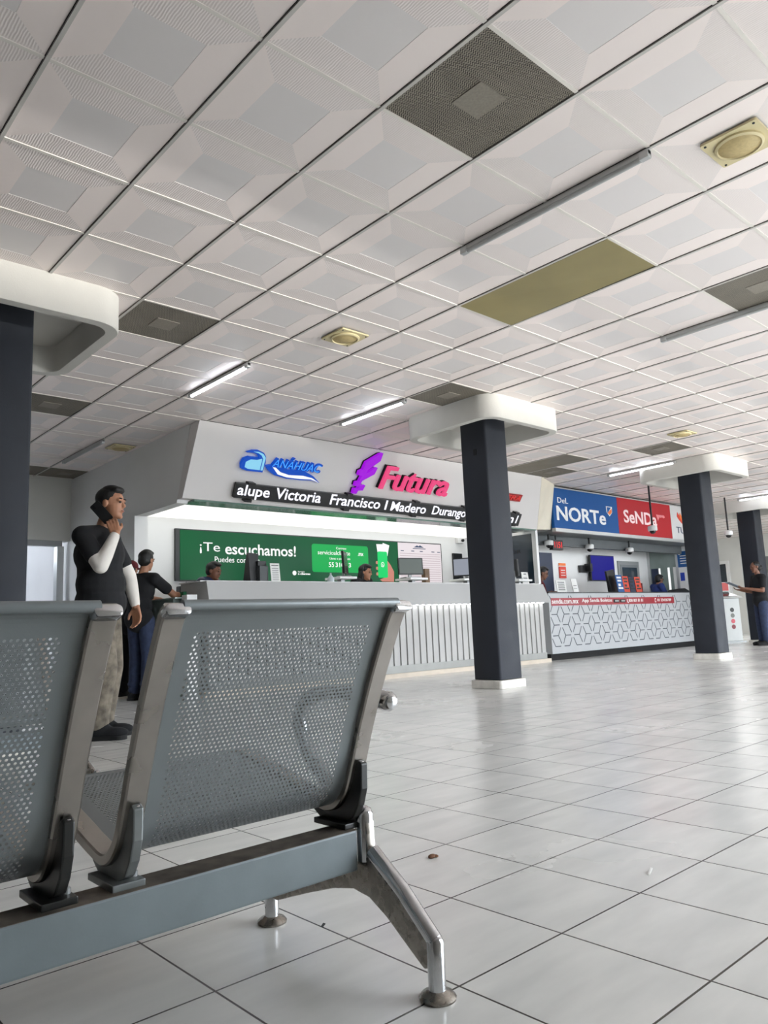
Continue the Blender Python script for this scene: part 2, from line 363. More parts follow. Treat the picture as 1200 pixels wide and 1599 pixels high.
# ceiling: suspended panels with a raised centre square between tee bars
GX = lambda a: 0.2548 + 0.61 * a
GY = lambda c: 2.1975 + 0.61 * c
VENTS = {(3, -1), (3, 4), (3, 8), (3, 13), (4, 13), (5, 13), (8, 4), (8, -1), (15, 4), (15, 7)}
DIFF = {(6, 0): 'olive', (14, 6): 'brown', (19, 5): 'brown'}
skip = set(VENTS) | {(6, 0), (6, 1), (14, 6), (14, 7), (19, 5), (19, 6)}
b = bm_()
ZC = HC + 0.007
for a in range(-10, 39):
    for c in range(-6, 14):
        if (a, c) in skip: continue
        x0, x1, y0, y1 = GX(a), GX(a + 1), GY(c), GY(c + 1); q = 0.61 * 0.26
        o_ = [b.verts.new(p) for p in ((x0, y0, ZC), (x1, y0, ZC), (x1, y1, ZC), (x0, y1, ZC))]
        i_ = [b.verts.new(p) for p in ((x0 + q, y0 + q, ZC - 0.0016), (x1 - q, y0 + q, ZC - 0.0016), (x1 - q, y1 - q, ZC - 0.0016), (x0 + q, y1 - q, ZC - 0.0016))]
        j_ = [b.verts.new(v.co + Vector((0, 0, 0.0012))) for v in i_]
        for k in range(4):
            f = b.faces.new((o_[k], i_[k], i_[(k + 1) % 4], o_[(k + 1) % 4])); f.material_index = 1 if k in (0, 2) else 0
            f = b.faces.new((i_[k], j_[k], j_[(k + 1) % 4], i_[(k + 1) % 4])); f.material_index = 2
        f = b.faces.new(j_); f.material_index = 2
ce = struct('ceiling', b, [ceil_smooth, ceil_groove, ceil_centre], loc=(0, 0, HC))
for p in ce.data.polygons: pass
b = bm_()
for c in range(-5, 15):
    for a in range(-10, 38):
        if any((a == p and q < c < q + 2) for p, q in DIFF): continue
        box(b, GX(a) + .01, GX(a + 1) - .01, GY(c) - 0.009, GY(c) + 0.009, HC + 0.003, HC + 0.0075)
struct('cross_tees', b, tee_white, ce)
b = bm_()
for a in range(-10, 40): box(b, GX(a) - 0.006, GX(a) + 0.011, -1.49, 10.79, HC, HC + 0.0075)
struct('main_tees', b, tee_grey, ce)
b = bm_()
for a in range(-10, 40): box(b, GX(a) - 0.011, GX(a) - 0.0078, -1.49, 10.79, HC + 0.0045, HC + 0.0075)
struct('shadow_gaps', b, gap_shade, ce)  # solid dark strips in place of the shade beside the main tees
b = bm_(); box(b, -6, 24, -1.65, 11, HC + 0.12, HC + 0.2); struct('roof_slab', b, black_matte)['kind'] = 'structure'

# walls
b = bm_(); box(b, 2.7, 24, -1.65, -1.5, 2.4, HC + 0.1); box(b, -6, 2.7, -1.65, -1.5, 0, HC + 0.1); struct('wall_front', b, wall_paint)
b = bm_()
box(b, -6, -5.8, -1.5, 10.8, 0, HC + 0.1); struct('wall_left', b, wall_paint)
b = bm_()
box(b, -5.8, 3.82, 10.8, 11.0, 2.06, HC + 0.1); box(b, -5.8, 1.2, 10.8, 11.0, 0, 2.06)
struct('wall_back', b, wall_paint)
b = bm_(); box(b, 1.2, 3.72, 10.83, 10.93, 1.985, 2.06); struct('trim_1', b, grey_metal)
b = bm_(); box(b, 3.66, 3.75, 10.84, 10.97, 0, 1.985); struct('lit_strip_trim', b, alu)  # pale jamb standing in for door light on the wall end
# side wall of the ticket block, with the staff opening near the counter
b = bm_()
box(b, 3.82, 3.95, 8.78, 13.2, 0, HC + 0.1)
hexa(b, [(3.82, 7.58, 2.12), (3.95, 7.58, 2.12), (3.95, 8.78, 2.12), (3.82, 8.78, 2.12), (3.82, 7.26, HC), (3.95, 7.26, HC), (3.95, 8.78, HC + 0.1), (3.82, 8.78, HC + 0.1)])
struct('wall_side', b, white_paint)
b = bm_(); box(b, 3.80, 3.97, 8.62, 8.78, 0, 2.12); struct('trim_3', b, white_paint)
b = bm_(); box(b, 3.95, 10.3, 9.0, 9.12, 0, HC); struct('wall_ticket_back', b, white_paint)
b = bm_(); box(b, 10.3, 16.6, 8.8, 8.92, 0, HC); struct('wall_booth_back', b, white_paint)
b = bm_(); box(b, 16.6, 16.72, 7.7, 11, 0, HC); box(b, 16.6, 23.5, 11, 11.12, 0, HC + .1); struct('wall_hall_back', b, wall_paint)
b = bm_(); box(b, 23.5, 23.7, -1.5, 10.2, 0, HC + 0.1); box(b, 23.5, 23.7, 10.2, 11.12, 2.15, HC + 0.1); box(b, 23.5, 23.7, 10.95, 11.12, 0, 2.15); struct('wall_right', b, wall_paint)
b = bm_(); box(b, 23.4, 23.52, 10.12, 10.2, 0, 2.15); box(b, 23.4, 23.52, 10.92, 10.99, 0, 2.15); box(b, 23.4, 23.52, 10.12, 10.99, 2.15, 2.24); dr = struct('door_1', b, white_paint)
b = bm_(); box(b, 23.55, 23.6, 10.2, 10.95, 0.9, 2.15); obj('pane', b, glass_dark, dr)
b = bm_(); box(b, 23.53, 23.6, 10.2, 10.95, 0.0, 0.9); obj('door_panel', b, white_paint, dr)
b = bm_(); box(b, 20.0, 20.08, 4.0, 8.22, 0.02, 2.03); pw = struct('wall_partition', b, M('partition_grey', (84, 86, 86), 0.3, var=0.08))
b = bm_(); box(b, 19.97, 20.1, 8.22, 8.29, 0, 2.05); obj('frame', b, alu, pw)
# outside, beyond the back opening: yard wall
b = bm_(); box(b, -6, 7, 15.2, 15.4, 0, 2.27); yw = struct('wall_yard', b, concrete)
b = bm_(); box(b, -6, 7, 15.17, 15.2, 2.17, 2.27); obj('painted_band', b, lilac, yw)
b = bm_(); box(b, -6, 6, 11.0, 15.0, 2.5, 2.55); box(b, 5, 5.1, 11, 15.4, 0, 2.42); struct('shading_canopy', b, lilac)['kind'] = 'structure'  # canopy and end wall extended over the yard to shade the concrete
b = bm_()
for p in ([(0, 0), (.06, .02), (.13, -.02), (.2, -.09), (.24, -.2), (.23, -.2), (.19, -.1), (.12, -.035), (.06, 0)],):
    prism(b, p, (5.55, 15.199, 1.22), (1, 0, 0), (0, 0, 1), 0.004)
obj('crack', b, ink, yw)

# ================================================================== CEILING FITTINGS
desc = {(3, -1): 'large brown perforated return air grille overhead, nearest the viewer', (3, 4): 'brown perforated air grille touching the white capital of the left pillar',
        (3, 8): 'brown perforated air grille just beyond the left pillar capital', (3, 13): 'dark air grille by the back wall, beside the left pillar',
        (4, 13): 'dark air grille by the back wall, middle of its row of three', (5, 13): 'dark air grille by the back wall, touching the white side wall',
        (8, 4): 'brown air grille touching the capital of the pillar before the ticket counter', (8, -1): 'grey brown air grille at the right picture edge beside an unlit tube',
        (15, 4): 'small brown air grille next to the beige speaker near the second pillar', (15, 7): 'brown air grille beside a long brown light panel above the white fascia'}
first = None
for (a, c), lab in desc.items():
    if first is None:
        t = thing('ceiling_vent', (GX(a) + .305, GY(c) + .305, HC), lab, 'air vent', 'perforated ceiling air grilles'); first = t
        x0, x1, y0, y1 = GX(a) + .01, GX(a + 1) - .01, GY(c) + .01, GY(c + 1) - .01; z = HC + 0.006
        b = bm_(); box(b, x0, x1, y0, y1, z, z + 0.012); obj('grille', b, vent_mesh, t)
        b = bm_(); box(b, x0 + .21, x1 - .21, y0 + .21, y1 - .21, z - 0.004, z); obj('deflector', b, vent_centre, t)
        b = bm_(); box(b, x1 - 0.012, x1 + .004, y0, y1, z + 0.002, z + 0.03); obj('shadow_gap', b, gap_shade, t)
    else:
        t = copy_tree(first); t.location = (GX(a) + .305, GY(c) + .305, HC); t['label'] = lab
for (a, c), lab in {(6, 0): 'long olive yellow light panel set in the ceiling, unlit', (14, 6): 'long brown unlit light panel beside an air grille above the blue sign', (19, 5): 'long brown unlit light panel beyond the second pillar capital'}.items():
    t = thing('light_panel', (GX(a) + .305, GY(c) + .61, HC), lab, 'ceiling light', 'unlit recessed light panels')
    x0, x1, y0, y1 = GX(a) + .012, GX(a + 1) - .012, GY(c) + .01, GY(c + 2) - .01
    b = bm_(); hexa(b, [(x0, y0, HC - .002), (x1, y0, HC + .006), (x1, y1, HC - .0), (x0, y1, HC + .002), (x0, y0, HC + .02), (x1, y0, HC + .02), (x1, y1, HC + .02), (x0, y1, HC + .02)]); obj('diffuser', b, olive_diffuser if a == 6 else brown_diffuser, t)
    b = bm_(); box(b, x1 - .002, x1 + .008, y0, y1, HC + .004, HC + .03); obj('shadow_gap', b, gap_shade, t)
first = None
for (a, c), lab in {(5, -2): 'beige square ceiling speaker nearest the viewer, by the right picture edge', (5, 3): 'beige ceiling speaker in the middle of the ceiling, above the lit tubes',
                    (5, 10): 'small beige ceiling speaker above the white side wall', (14, 3): 'small beige ceiling speaker next to a brown grille near the second pillar'}.items():
    if first is None:
        t = thing('ceiling_speaker', (GX(a + .5), GY(c + .5), HC), lab, 'speaker', 'beige ceiling speakers'); first = t; cx, cy = GX(a + .5), GY(c + .5)
        b = bm_(); prism(b, rrect(.27, .27, .012, 3), (cx, cy, HC - .002), (1, 0, 0), (0, -1, 0), 0.012); obj('plate', b, beige_plastic, t)
        b = bm_(); lathe(b, [(.112, 0), (.112, -.01), (.100, -.016), (.096, -.008)], (cx, cy, HC - .014), 32); obj('ring', b, beige_plastic, t, smooth='auto')
        b = bm_(); lathe(b, [(.096, 0), (.094, -.004), (.03, -.012), (.005, -.014)], (cx, cy, HC - .02), 32); obj('grille', b, beige_dark, t, smooth=True)
        for sx in (-1, 1):
            for sy in (-1, 1):
                b = bm_(); lathe(b, [(.006, 0), (.006, -.004), (.003, -.005)], (cx + sx * .115, cy + sy * .115, HC - .014), 10); obj('screw', b, ink, t)
    else:
        t = copy_tree(first); t.location = (GX(a + .5), GY(c + .5), HC); t['label'] = lab
# tube lights along the grid lines
tubes = [(5, 5.0, 6.72, 1, 'lit white tube light nearest the white side wall'), (8, 5.0, 6.72, 1, 'lit white tube light left of the pillar capital before the counter'),
         (5, -1, 1.03, 0, 'long unlit grey tube light between the air grille and the olive panel'), (9, -1, 1.03, 0, 'unlit grey tube light by the right picture edge beside an air grille'),
         (17, 4.9, 6.8, 1, 'lit tube light touching the left edge of the second pillar capital'), (20, 5.9, 6.9, 1, 'short lit tube light below the second pillar capital'),
         (25, 4.9, 6.85, 1, 'lit tube light at the right edge before the far pillar'), (5, 10.1, 12.2, 0, 'dark unlit tube light beside the left pillar'), (26, 8.6, 9.6, 1, 'small lit tube light far back between two pillars')]
for (a, c0, c1, lit, lab) in tubes:
    x, y0, y1 = GX(a), GY(c0), GY(c1)
    t = thing('tube_light', (x, (y0 + y1) / 2, HC - .05), lab, 'tube light', 'ceiling tube lights')
    b = bm_(); box(b, x - .016, x + .016, y0, y1, HC - .03, HC - .004); obj('batten', b, tube_grey, t, bevel=.003)
    for yy in (y0, y1 - .05): b = bm_(); box(b, x - .018, x + .018, yy, yy + .05, HC - .045, HC - .004); obj('end_cap', b, alu, t, bevel=.004)
    b = bm_(); tube(b, [(x, y0 + .05, HC - .036), (x, y1 - .05, HC - .036)], .014, 12); obj('tube', b, led_tube if lit else tube_grey, t, smooth='auto')

# ================================================================== PILLARS
def pillar(cx, cy, lab, label_cap=True):
    t = thing('pillar', (cx, cy, 0), lab, 'pillar', 'dark grey square pillars with white capitals', 'thing')
    b = bm_(); prism(b, rrect(.36, .36, .025, 3), (cx, cy, .09), (1, 0, 0), (0, 1, 0), HC - .09); obj('shaft', b, pillar_paint, t, smooth='auto')
    b = bm_(); prism(b, rrect(.42, .42, .03, 3), (cx, cy, 0), (1, 0, 0), (0, 1, 0), .085); obj('plinth', b, plinth_plaster, t, bevel=.006)
    # capital: a shallow upturned tray with rounded corners, open below
    b = bm_(); zo, zi = 2.70, 2.90
    P = rrect(1.26, 1.26, .2, 8); Q = rrect(1.10, 1.10, .13, 8); T = rrect(1.06, 1.06, .11, 8)
    rings = [[b.verts.new((cx + x, cy + y, z)) for x, y in pts] for pts, z in ((P, HC + .01), (P, zo + .012), ([(x * .992, y * .992) for x, y in P], zo), (Q, zo), ([(x * .99, y * .99) for x, y in Q], zo + .01), (T, zi), )]
    k = len(P)
    for A, B in zip(rings, rings[1:]):
        for i in range(k): b.faces.new((A[i], A[(i + 1) % k], B[(i + 1) % k], B[i]))
    b.faces.new(rings[-1]); b.faces.new(rings[0][::-1])
    obj('capital', b, cap_plaster, t, smooth='auto')
    return t
pillar(1.35, 5.24, 'tall dark grey pillar at the left picture edge behind the seats')
p2 = pillar(6.29, 5.24, 'dark grey pillar standing before the long white ticket counter')
pillar(11.25, 5.24, 'dark grey pillar before the right end of the patterned counter')
pillar(16.35, 6.53, 'dark grey pillar far right behind the standing woman')
b = bm_(); box(b, 6.105, 6.11, 5.19, 5.235, 2.46, 2.53); obj('chip', b, black_matte, p2)

# ================================================================== TICKET BLOCK, FASCIA
FY0, FZ0, FY1, FZ1 = 7.45, 2.156, 7.05, 2.936
UP = Vector((0, FY1 - FY0, FZ1 - FZ0)).normalized(); NF = Vector(XA).cross(UP)     # outward normal
def FP(s, t, o=0.0): return Vector((0, FY0, FZ0)) + Vector(XA) * s + UP * t + NF * o
t = thing('booth_fascia', (7, 7.5, 2.1), 'white sloping fascia over the long ticket counter, carrying the logos and ticker', 'fascia', kind='thing')
b = bm_(); a0, a1 = 3.82, 9.85
hexa(b, [(a0, FY0, FZ0), (a1 + .32, FY0, FZ0), (a1 + .32, FY0 + .12, FZ0), (a0, FY0 + .12, FZ0), (a0, FY1, FZ1), (a1, FY1, FZ1), (a1, FY1 + .2, FZ1), (a0, FY1 + .2, FZ1)]); obj('front_panel', b, fascia_white, t)
b = bm_(); hexa(b, [(a1 + .325, FY0, FZ0), (a1 + .72, FY0 + .02, FZ0 + .02), (a1 + .72, FY0 + .1, FZ0 + .02), (a1 + .325, FY0 + .1, FZ0), (a1 + .005, FY1, FZ1), (10.62, 7.36, FZ1), (10.62, 7.46, FZ1), (a1 + .005, FY1 + .15, FZ1)]); obj('end_panel', b, cream_paint, t)
b = bm_(); box(b, 3.97, 10.15, 7.46, 7.72, 2.135, 2.155); obj('underside', b, M('green_glass', (96, 122, 112), 0.15, var=0.15, scale=3), t)
b = bm_(); box(b, 3.84, 9.9, FY1 + .0, FY1 + .1, FZ1 + .001, FZ1 + .012); obj('top_gap', b, gap_shade, t)
b = bm_(); box(b, 3.96, 10.1, 7.73, 8.99, 2.185, 2.22); tag(obj('luminous_ceiling', b, lum_panel), 'glowing white ceiling panel above the staff behind the ticket counter', 'light panel')

# letters and marks
t = thing('logo_sign', FP(5, .4), 'blue and white lit logo sign with a swoosh on the fascia', 'sign')
ins = lambda pts, k: [(sum(p[0] for p in pts) / len(pts) + (x - sum(p[0] for p in pts) / len(pts)) * k, sum(p[1] for p in pts) / len(pts) + (y - sum(p[1] for p in pts) / len(pts)) * k) for x, y in pts]
A_out = [(4.49, .565), (4.43, .535), (4.41, .47), (4.43, .415), (4.49, .40), (4.71, .40), (4.72, .52), (4.71, .585), (4.67, .63), (4.60, .65), (4.52, .64), (4.45, .61), (4.53, .615), (4.60, .60), (4.635, .565)]
b = bm_(); prism(b, A_out, FP(0, 0, .002), XA, UP, .045); em = obj('emblem', b, glow_blue, t)
b = bm_(); prism(b, [(4.515, .535), (4.46, .50), (4.46, .44), (4.50, .425), (4.66, .425), (4.66, .56), (4.60, .54)], FP(0, 0, .048), XA, UP, .008); obj('inlay', b, glow_cyan, em)
b = bm_(); prism(b, [(4.675, .425), (4.70, .425), (4.70, .58), (4.66, .618), (4.60, .635), (4.53, .628), (4.60, .618), (4.645, .595), (4.675, .56)], FP(0, 0, .048), XA, UP, .008); obj('inlay', b, glow_cyan, em)
b = bm_(); text_bm(b, 'ANÁHUAC', FP(4.80, .475, .002), XA, UP, .73, .145, .045, .02, .25); obj('lettering', b, glow_blue, t)
b = bm_(); text_bm(b, 'ANÁHUAC', FP(4.815, .485, .048), XA, UP, .69, .115, .004, -.012, .25); obj('lettering_face', b, M('logo_face', (60, 150, 240), .4, emit=(60, 150, 240), strength=.5), t)
b = bm_(); prism(b, [(4.74, .485), (4.80, .50), (4.95, .478), (5.12, .472), (5.30, .475), (5.43, .43), (5.55, .355), (5.42, .375), (5.25, .362), (5.05, .362), (4.88, .385), (4.79, .43)], FP(0, 0, .002), XA, UP, .04); sw = obj('swoosh', b, glow_blue, t)
b = bm_(); prism(b, [(4.83, .478), (4.87, .478), (4.95, .43), (5.08, .408), (5.28, .42), (5.42, .405), (5.53, .36), (5.40, .388), (5.24, .378), (5.05, .378), (4.92, .40)], FP(0, 0, .043), XA, UP, .006); obj('inlay', b, scr_white, sw)

t = thing('logo_sign', FP(6.9, .4), 'pink lettered sign with purple flame emblem on the fascia', 'sign')
for nm, pts in (('flame', [(6.10, .52), (6.20, .515), (6.23, .60), (6.40, .745), (6.41, .85), (6.36, .835), (6.17, .70), (6.15, .60), (6.10, .575)]),
                ('flame', [(6.09, .375), (6.16, .375), (6.19, .455), (6.36, .56), (6.385, .65), (6.34, .64), (6.16, .51), (6.14, .44), (6.09, .43)]),
                ('flame', [(6.09, .275), (6.15, .275), (6.165, .32), (6.24, .33), (6.26, .40), (6.17, .39), (6.15, .345), (6.09, .34)])):
    b = bm_(); prism(b, pts, FP(0, 0, .012), XA, UP, .05); e_ = obj(nm, b, glow_purple, t)
    b = bm_(); prism(b, ins(pts, .97), FP(-.015, .004, .002), XA, UP, .012); obj('return', b, black_matte, e_)
b = bm_(); text_bm(b, 'Futura', FP(6.50, .375, .03), XA, UP, 1.28, .32, .04, .012, .16); obj('lettering', b, glow_pink, t)
b = bm_(); text_bm(b, 'Futura', FP(6.485, .38, .002), XA, UP, 1.28, .32, .034, .012, .16); obj('letter_returns', b, black_matte, t)
t = thing('logo_sign', FP(9.2, .45), 'small red slanted lettered sign right of the near counter pillar', 'sign')
b = bm_(); prism(b, [(8.98, .43), (9.47, .43), (9.49, .545), (9.00, .545)], FP(0, 0, .002), XA, UP, .03); obj('backing', b, M('deep_red', (150, 26, 26), .4), t)
b = bm_(); text_bm(b, 'TERA', FP(9.01, .45, .033), XA, UP, .44, .075, .01, .015, .3); obj('lettering', b, M('logo_red', (222, 50, 44), .4), t)

t = thing('led_ticker', FP(7, .1), 'black scrolling led ticker with white destination names along the fascia', 'ticker')
b = bm_(); prism(b, [(4.40, .075), (9.57, .045), (9.57, .245), (4.40, .25)], FP(0, 0, .02), XA, UP, .05); obj('casing', b, black_plastic, t, bevel=.004)
for s_, xx, ww, lo_, hh in (('alupe', 4.43, .43, .075, .165), ('Victoria', 4.94, .67, .11, .135), ('Francisco', 5.76, .83, .105, .135), ('I', 6.68, .03, .105, .13), ('Madero', 6.79, .66, .10, .13), ('Durango', 7.58, .70, .065, .165)):
    b = bm_(); text_bm(b, s_, FP(xx, lo_, .071), XA, UP, ww, hh, .003, .011); obj('scrolling_text', b, ticker_white, t)
for s_, xx, ww in (('n', 9.28, .12), ('I', 9.46, .04)):
    b = bm_(); text_bm(b, s_, FP(xx, .09, .071), XA, UP, ww, .09 if s_ == 'n' else .125, .003, .015, .1); obj('scrolling_text', b, ticker_white, t)
for s_ in (4.55, 6.0, 7.2, 8.2, 9.4):
    for tt in (.05, .25): b = bm_(); prism(b, [(s_, tt - .012), (s_ + .09, tt - .012), (s_ + .09, tt + .02), (s_, tt + .02)], FP(0, 0, .005), XA, UP, .075); obj('clip', b, black_plastic, t)

# ================================================================== LONG WHITE COUNTER
t = thing('service_counter', (7.1, 7.7, 0), 'long white ticket counter with fluted front and light strip', 'counter')
x0, x1 = 4.03, 10.17
b = bm_()
hexa(b, [(x0 + .09, 7.40, .955), (6.77, 7.40, .955), (6.77, 7.9, .955), (x0 + .0, 7.9, .955), (x0 + .04, 7.385, 1.25), (6.70, 7.385, 1.25), (6.70, 7.9, 1.25), (x0, 7.9, 1.25)])
hexa(b, [(6.77, 7.40, .955), (x1 + .16, 7.40, .955), (x1 + .16, 7.9, .955), (6.77, 7.9, .955), (6.70, 7.40, 1.25), (x1 - .02, 7.40, 1.25), (x1 - .02, 7.9, 1.25), (6.70, 7.9, 1.25)])
obj('upper_panel', b, counter_upper, t)
b = bm_(); box(b, x0, x1 - .02, 7.45, 7.95, 1.251, 1.262); obj('worktop', b, white_paint, t)
b = bm_(); wd = .116; x = x0 + .1
while x < x1 + .02:
    hexa(b, [(x, 7.452, .16), (x + wd, 7.468, .16), (x + wd, 7.6, .16), (x, 7.6, .16), (x, 7.452, .955), (x + wd, 7.468, .955), (x + wd, 7.6, .955), (x, 7.6, .955)]); x += wd + .008
obj('fluted_front', b, counter_paint, t)
b = bm_(); box(b, x0 + .1, x1, 7.602, 7.62, .16, .955); obj('backing', b, ink, t)  # dark sheet added so the gaps between the boards read as shaded
b = bm_(); box(b, x0 + .1, x1 + .04, 7.46, 7.6, .062, .16); obj('kick_plate', b, grey_kick, t)
b = bm_(); box(b, x0 + .05, x1 + .12, 7.44, 7.62, 0, .06); obj('plinth', b, cream_kick, t)
b = bm_(); x = x0 + .16
while x < x1: box(b, x - .014, x + .014, 7.415, 7.445, .948, .9545); x += wd + .008
obj('light_strip', b, glow('strip_led', (250, 252, 255), 26.0), t)
b = bm_(); box(b, x0 + .02, x0 + .2, 7.62, 7.9, 0, .955); obj('end_panel', b, grey_metal, t)

t = thing('service_desk', (4.0, 8.0, 0), 'low grey green laminate side desk where two men lean', 'desk')
b = bm_(); box(b, 3.84, 4.3, 7.7, 8.27, .02, 1.075); obj('front_panel', b, greenish, t, bevel=.004)
b = bm_(); box(b, 3.82, 4.36, 7.62, 8.3, 1.076, 1.09); obj('glass_top', b, M('glass_top', (176, 190, 186), .08, var=.05), t)
b = bm_(); box(b, 3.9, 4.02, 7.5, 7.62, 0, 1.11); obj('end_post', b, white_paint, t)

# video wall on the back wall
t = thing('video_wall', (6.9, 8.97, 1.38), 'wide led video wall with green advert and white timetable', 'screen')
YV = 8.955
b = bm_(); box(b, 4.5, 9.45, YV + .005, 8.999, 1.372, 2.05); obj('casing', b, black_plastic, t)
b = bm_(); box(b, 4.56, 8.42, YV, YV + .005, 1.385, 2.035); gs = obj('advert_screen', b, scr_green, t)
y_ = YV
def VT(s, x, z, w_, h_, off=0.0, par=gs, mtl=None, nm='text'):
    b = bm_(); text_bm(b, s, (x, YV - .001, z), XA, ZA, w_, h_, .002, off); return obj(nm, b, mtl or scr_white, par)
VT('¡Te', 4.84, 1.735, .30, .15)
VT('escuchamos!', 5.22, 1.735, 1.16, .155, .014)
VT('Puedes comunic', 5.06, 1.625, .70, .075)
b = bm_(); prism(b, rrect(1.10, .42, .04, 5, 7.22, 1.73), (0, YV, 0), XA, ZA, .001); obj('green_box', b, scr_panel, gs)
VT('Correo:', 7.13, 1.872, .2, .035); VT('servicioalcliente', 6.78, 1.785, .62, .062, .0); VT('.mx', 7.56, 1.785, .11, .045, .012)
VT('Llama o por Whats', 7.0, 1.705, .40, .042); VT('55', 6.98, 1.60, .1, .07); VT('3109 3', 7.11, 1.60, .30, .07, .014)
b = bm_(); lathe(b, [(.034, 0), (.034, -.002)], (6.35, YV, 1.50), 18, 'Y'); obj('round_mark', b, scr_white, gs)
VT('Servicio', 6.41, 1.51, .12, .02); VT('a clientes', 6.41, 1.475, .22, .03, .03)
for pts in ([(7.98, 1.80), (8.13, 1.78), (8.15, 1.99), (7.95, 1.985)], [(8.04, 1.80), (8.18, 1.80), (8.23, 1.975), (8.09, 2.01)]):
    b = bm_(); prism(b, pts, (0, YV, 0), XA, ZA, .0015); obj('ticket_picture', b, scr_white, gs)
b = bm_(); prism(b, [(8.15, 1.47), (8.0, 1.42), (8.05, 1.39), (8.3, 1.387), (8.31, 1.55), (8.24, 1.66), (8.18, 1.72), (8.15, 1.7)], (0, YV, 0), XA, ZA, .0012); obj('hand_picture', b, scr_skin, gs)
for zz in (1.58, 1.67, 1.76): b = bm_(); prism(b, rrect(.09, .05, .02, 4, 7.97, zz - .07), (0, YV, 0), XA, ZA, .0012); obj('hand_picture', b, scr_skin, gs)
b = bm_(); prism(b, rrect(.21, .42, .03, 5, 8.07, 1.66), (0, YV - .001, 0), XA, ZA, .001); obj('phone_picture', b, scr_phone, gs)
b = bm_()
for i in range(20):
    a, a2 = 2 * PI * i / 20, 2 * PI * (i + 1) / 20
    prism(b, [(8.07 + .034 * math.cos(a), 1.66 + .04 * math.sin(a)), (8.07 + .034 * math.cos(a2), 1.66 + .04 * math.sin(a2)), (8.07 + .026 * math.cos(a2), 1.66 + .031 * math.sin(a2)), (8.07 + .026 * math.cos(a), 1.66 + .031 * math.sin(a))], (0, YV - .002, 0), XA, ZA, .001)
prism(b, [(8.055, 1.675), (8.063, 1.677), (8.068, 1.66), (8.08, 1.65), (8.085, 1.645), (8.078, 1.638), (8.06, 1.652)], (0, YV - .002, 0), XA, ZA, .001)
prism(b, [(8.037, 1.622), (8.05, 1.63), (8.04, 1.64)], (0, YV - .002, 0), XA, ZA, .001)
obj('chat_icon', b, scr_white, gs)
b = bm_(); box(b, 8.425, 9.43, YV, YV + .005, 1.385, 2.035); tb = obj('timetable_screen', b, scr_board, t)
b = bm_()
for i in range(13): box(b, 8.46, 9.40, YV - .0015, YV, 1.41 + i * .037, 1.416 + i * .037)
obj('rule', b, scr_line, tb)
b = bm_(); prism(b, [(8.78, 1.965), (8.86, 2.0), (8.90, 1.985), (8.93, 2.005), (9.02, 1.965)], (0, YV - .001, 0), XA, ZA, .001); obj('mountain_mark', b, scr_ink, tb)
b = bm_()
for xx in (8.48, 8.72, 8.92, 9.2, 9.34): box(b, xx, xx + .07, YV - .002, YV - .0005, 1.895, 1.908)
box(b, 8.76, 9.06, YV - .002, YV - .0005, 1.94, 1.952); obj('heading', b, scr_ink, tb)

# things on the white counter
ZT = 1.262
def monitor(x, y, rz, lab, wscr=.42, hscr=.3, z=ZT, facing=1, scr=None, tilt=0.05, lift=.13):
    t = thing('monitor', (x, y, z), lab, 'monitor', 'computer monitors on the counters')
    t.rotation_euler = (0, 0, 0)
    Rz = Matrix.Rotation(rz, 4, 'Z'); O = Vector((x, y, z))
    def tr(b, c=None):
        for v in b.verts: v.co = O + Rz @ (v.co)
        return b
    b = bm_(); box(b, -.12, .12, -.09, .09, 0.001, .016); obj('base', tr(b), grey_metal, t, bevel=.004)
    b = bm_(); box(b, -.025, .025, .0, .03, .015, lift + .1); obj('stand', tr(b), grey_metal, t, bevel=.004)
    b = bm_(); hexa(b, [(-wscr / 2, -.03, lift), (wscr / 2, -.03, lift), (wscr / 2, .0, lift), (-wscr / 2, .0, lift), (-wscr / 2, -.03 + hscr * tilt, lift + hscr), (wscr / 2, -.03 + hscr * tilt, lift + hscr), (wscr / 2, hscr * tilt, lift + hscr), (-wscr / 2, hscr * tilt, lift + hscr)]); obj('casing', tr(b), black_plastic, t, bevel=.004)
    k = .018
    b = bm_(); hexa(b, [(-wscr / 2 + k, -.032 + k * tilt, lift + k), (wscr / 2 - k, -.032 + k * tilt, lift + k), (wscr / 2 - k, -.029, lift + k), (-wscr / 2 + k, -.029, lift + k), (-wscr / 2 + k, -.032 + (hscr - k) * tilt, lift + hscr - k), (wscr / 2 - k, -.032 + (hscr - k) * tilt, lift + hscr - k), (wscr / 2 - k, -.028 + (hscr - k) * tilt, lift + hscr - k), (-wscr / 2 + k, -.028 + (hscr - k) * tilt, lift + hscr - k)]); obj('screen', tr(b), scr or dark_screen, t)
    return t
monitor(6.26, 7.70, .75, 'dark blank monitor turned sideways beside the woman in the headset', .36, .29, lift=.045, z=ZT + .077)
mm = monitor(7.46, 7.70, -.25, 'dark monitor showing a grey form, before the white timetable', .40, .24, lift=.05, scr=scr_dim, z=ZT + .077)
monitor(8.68, 7.72, -.9, 'monitor with pale screen at the left edge of the near pillar', .42, .28, lift=.05, scr=scr_pale, z=ZT + .077)
monitor(9.84, 7.70, .9, 'black monitor seen past the right edge of the near pillar', .36, .28, lift=.05, z=ZT + .077)
def stand(x, w_, lab):
    t = thing('counter_stand', (x, 7.68, ZT), lab, 'stand', 'white shelf stands on the counter')
    b = bm_(); box(b, x - .03, x + .03, 7.64, 7.72, ZT + .001, ZT + .045); obj('foot', b, grey_metal, t)
    b = bm_(); box(b, x - w_ / 2, x + w_ / 2, 7.52, 7.84, ZT + .046, ZT + .075); obj('shelf', b, white_paint, t, bevel=.004)
stand(6.18, .28, 'white shelf stand under the dark blank monitor'); stand(8.62, .45, 'white shelf stand at the left edge of the near pillar'); stand(9.87, .34, 'white shelf stand right of the near pillar')
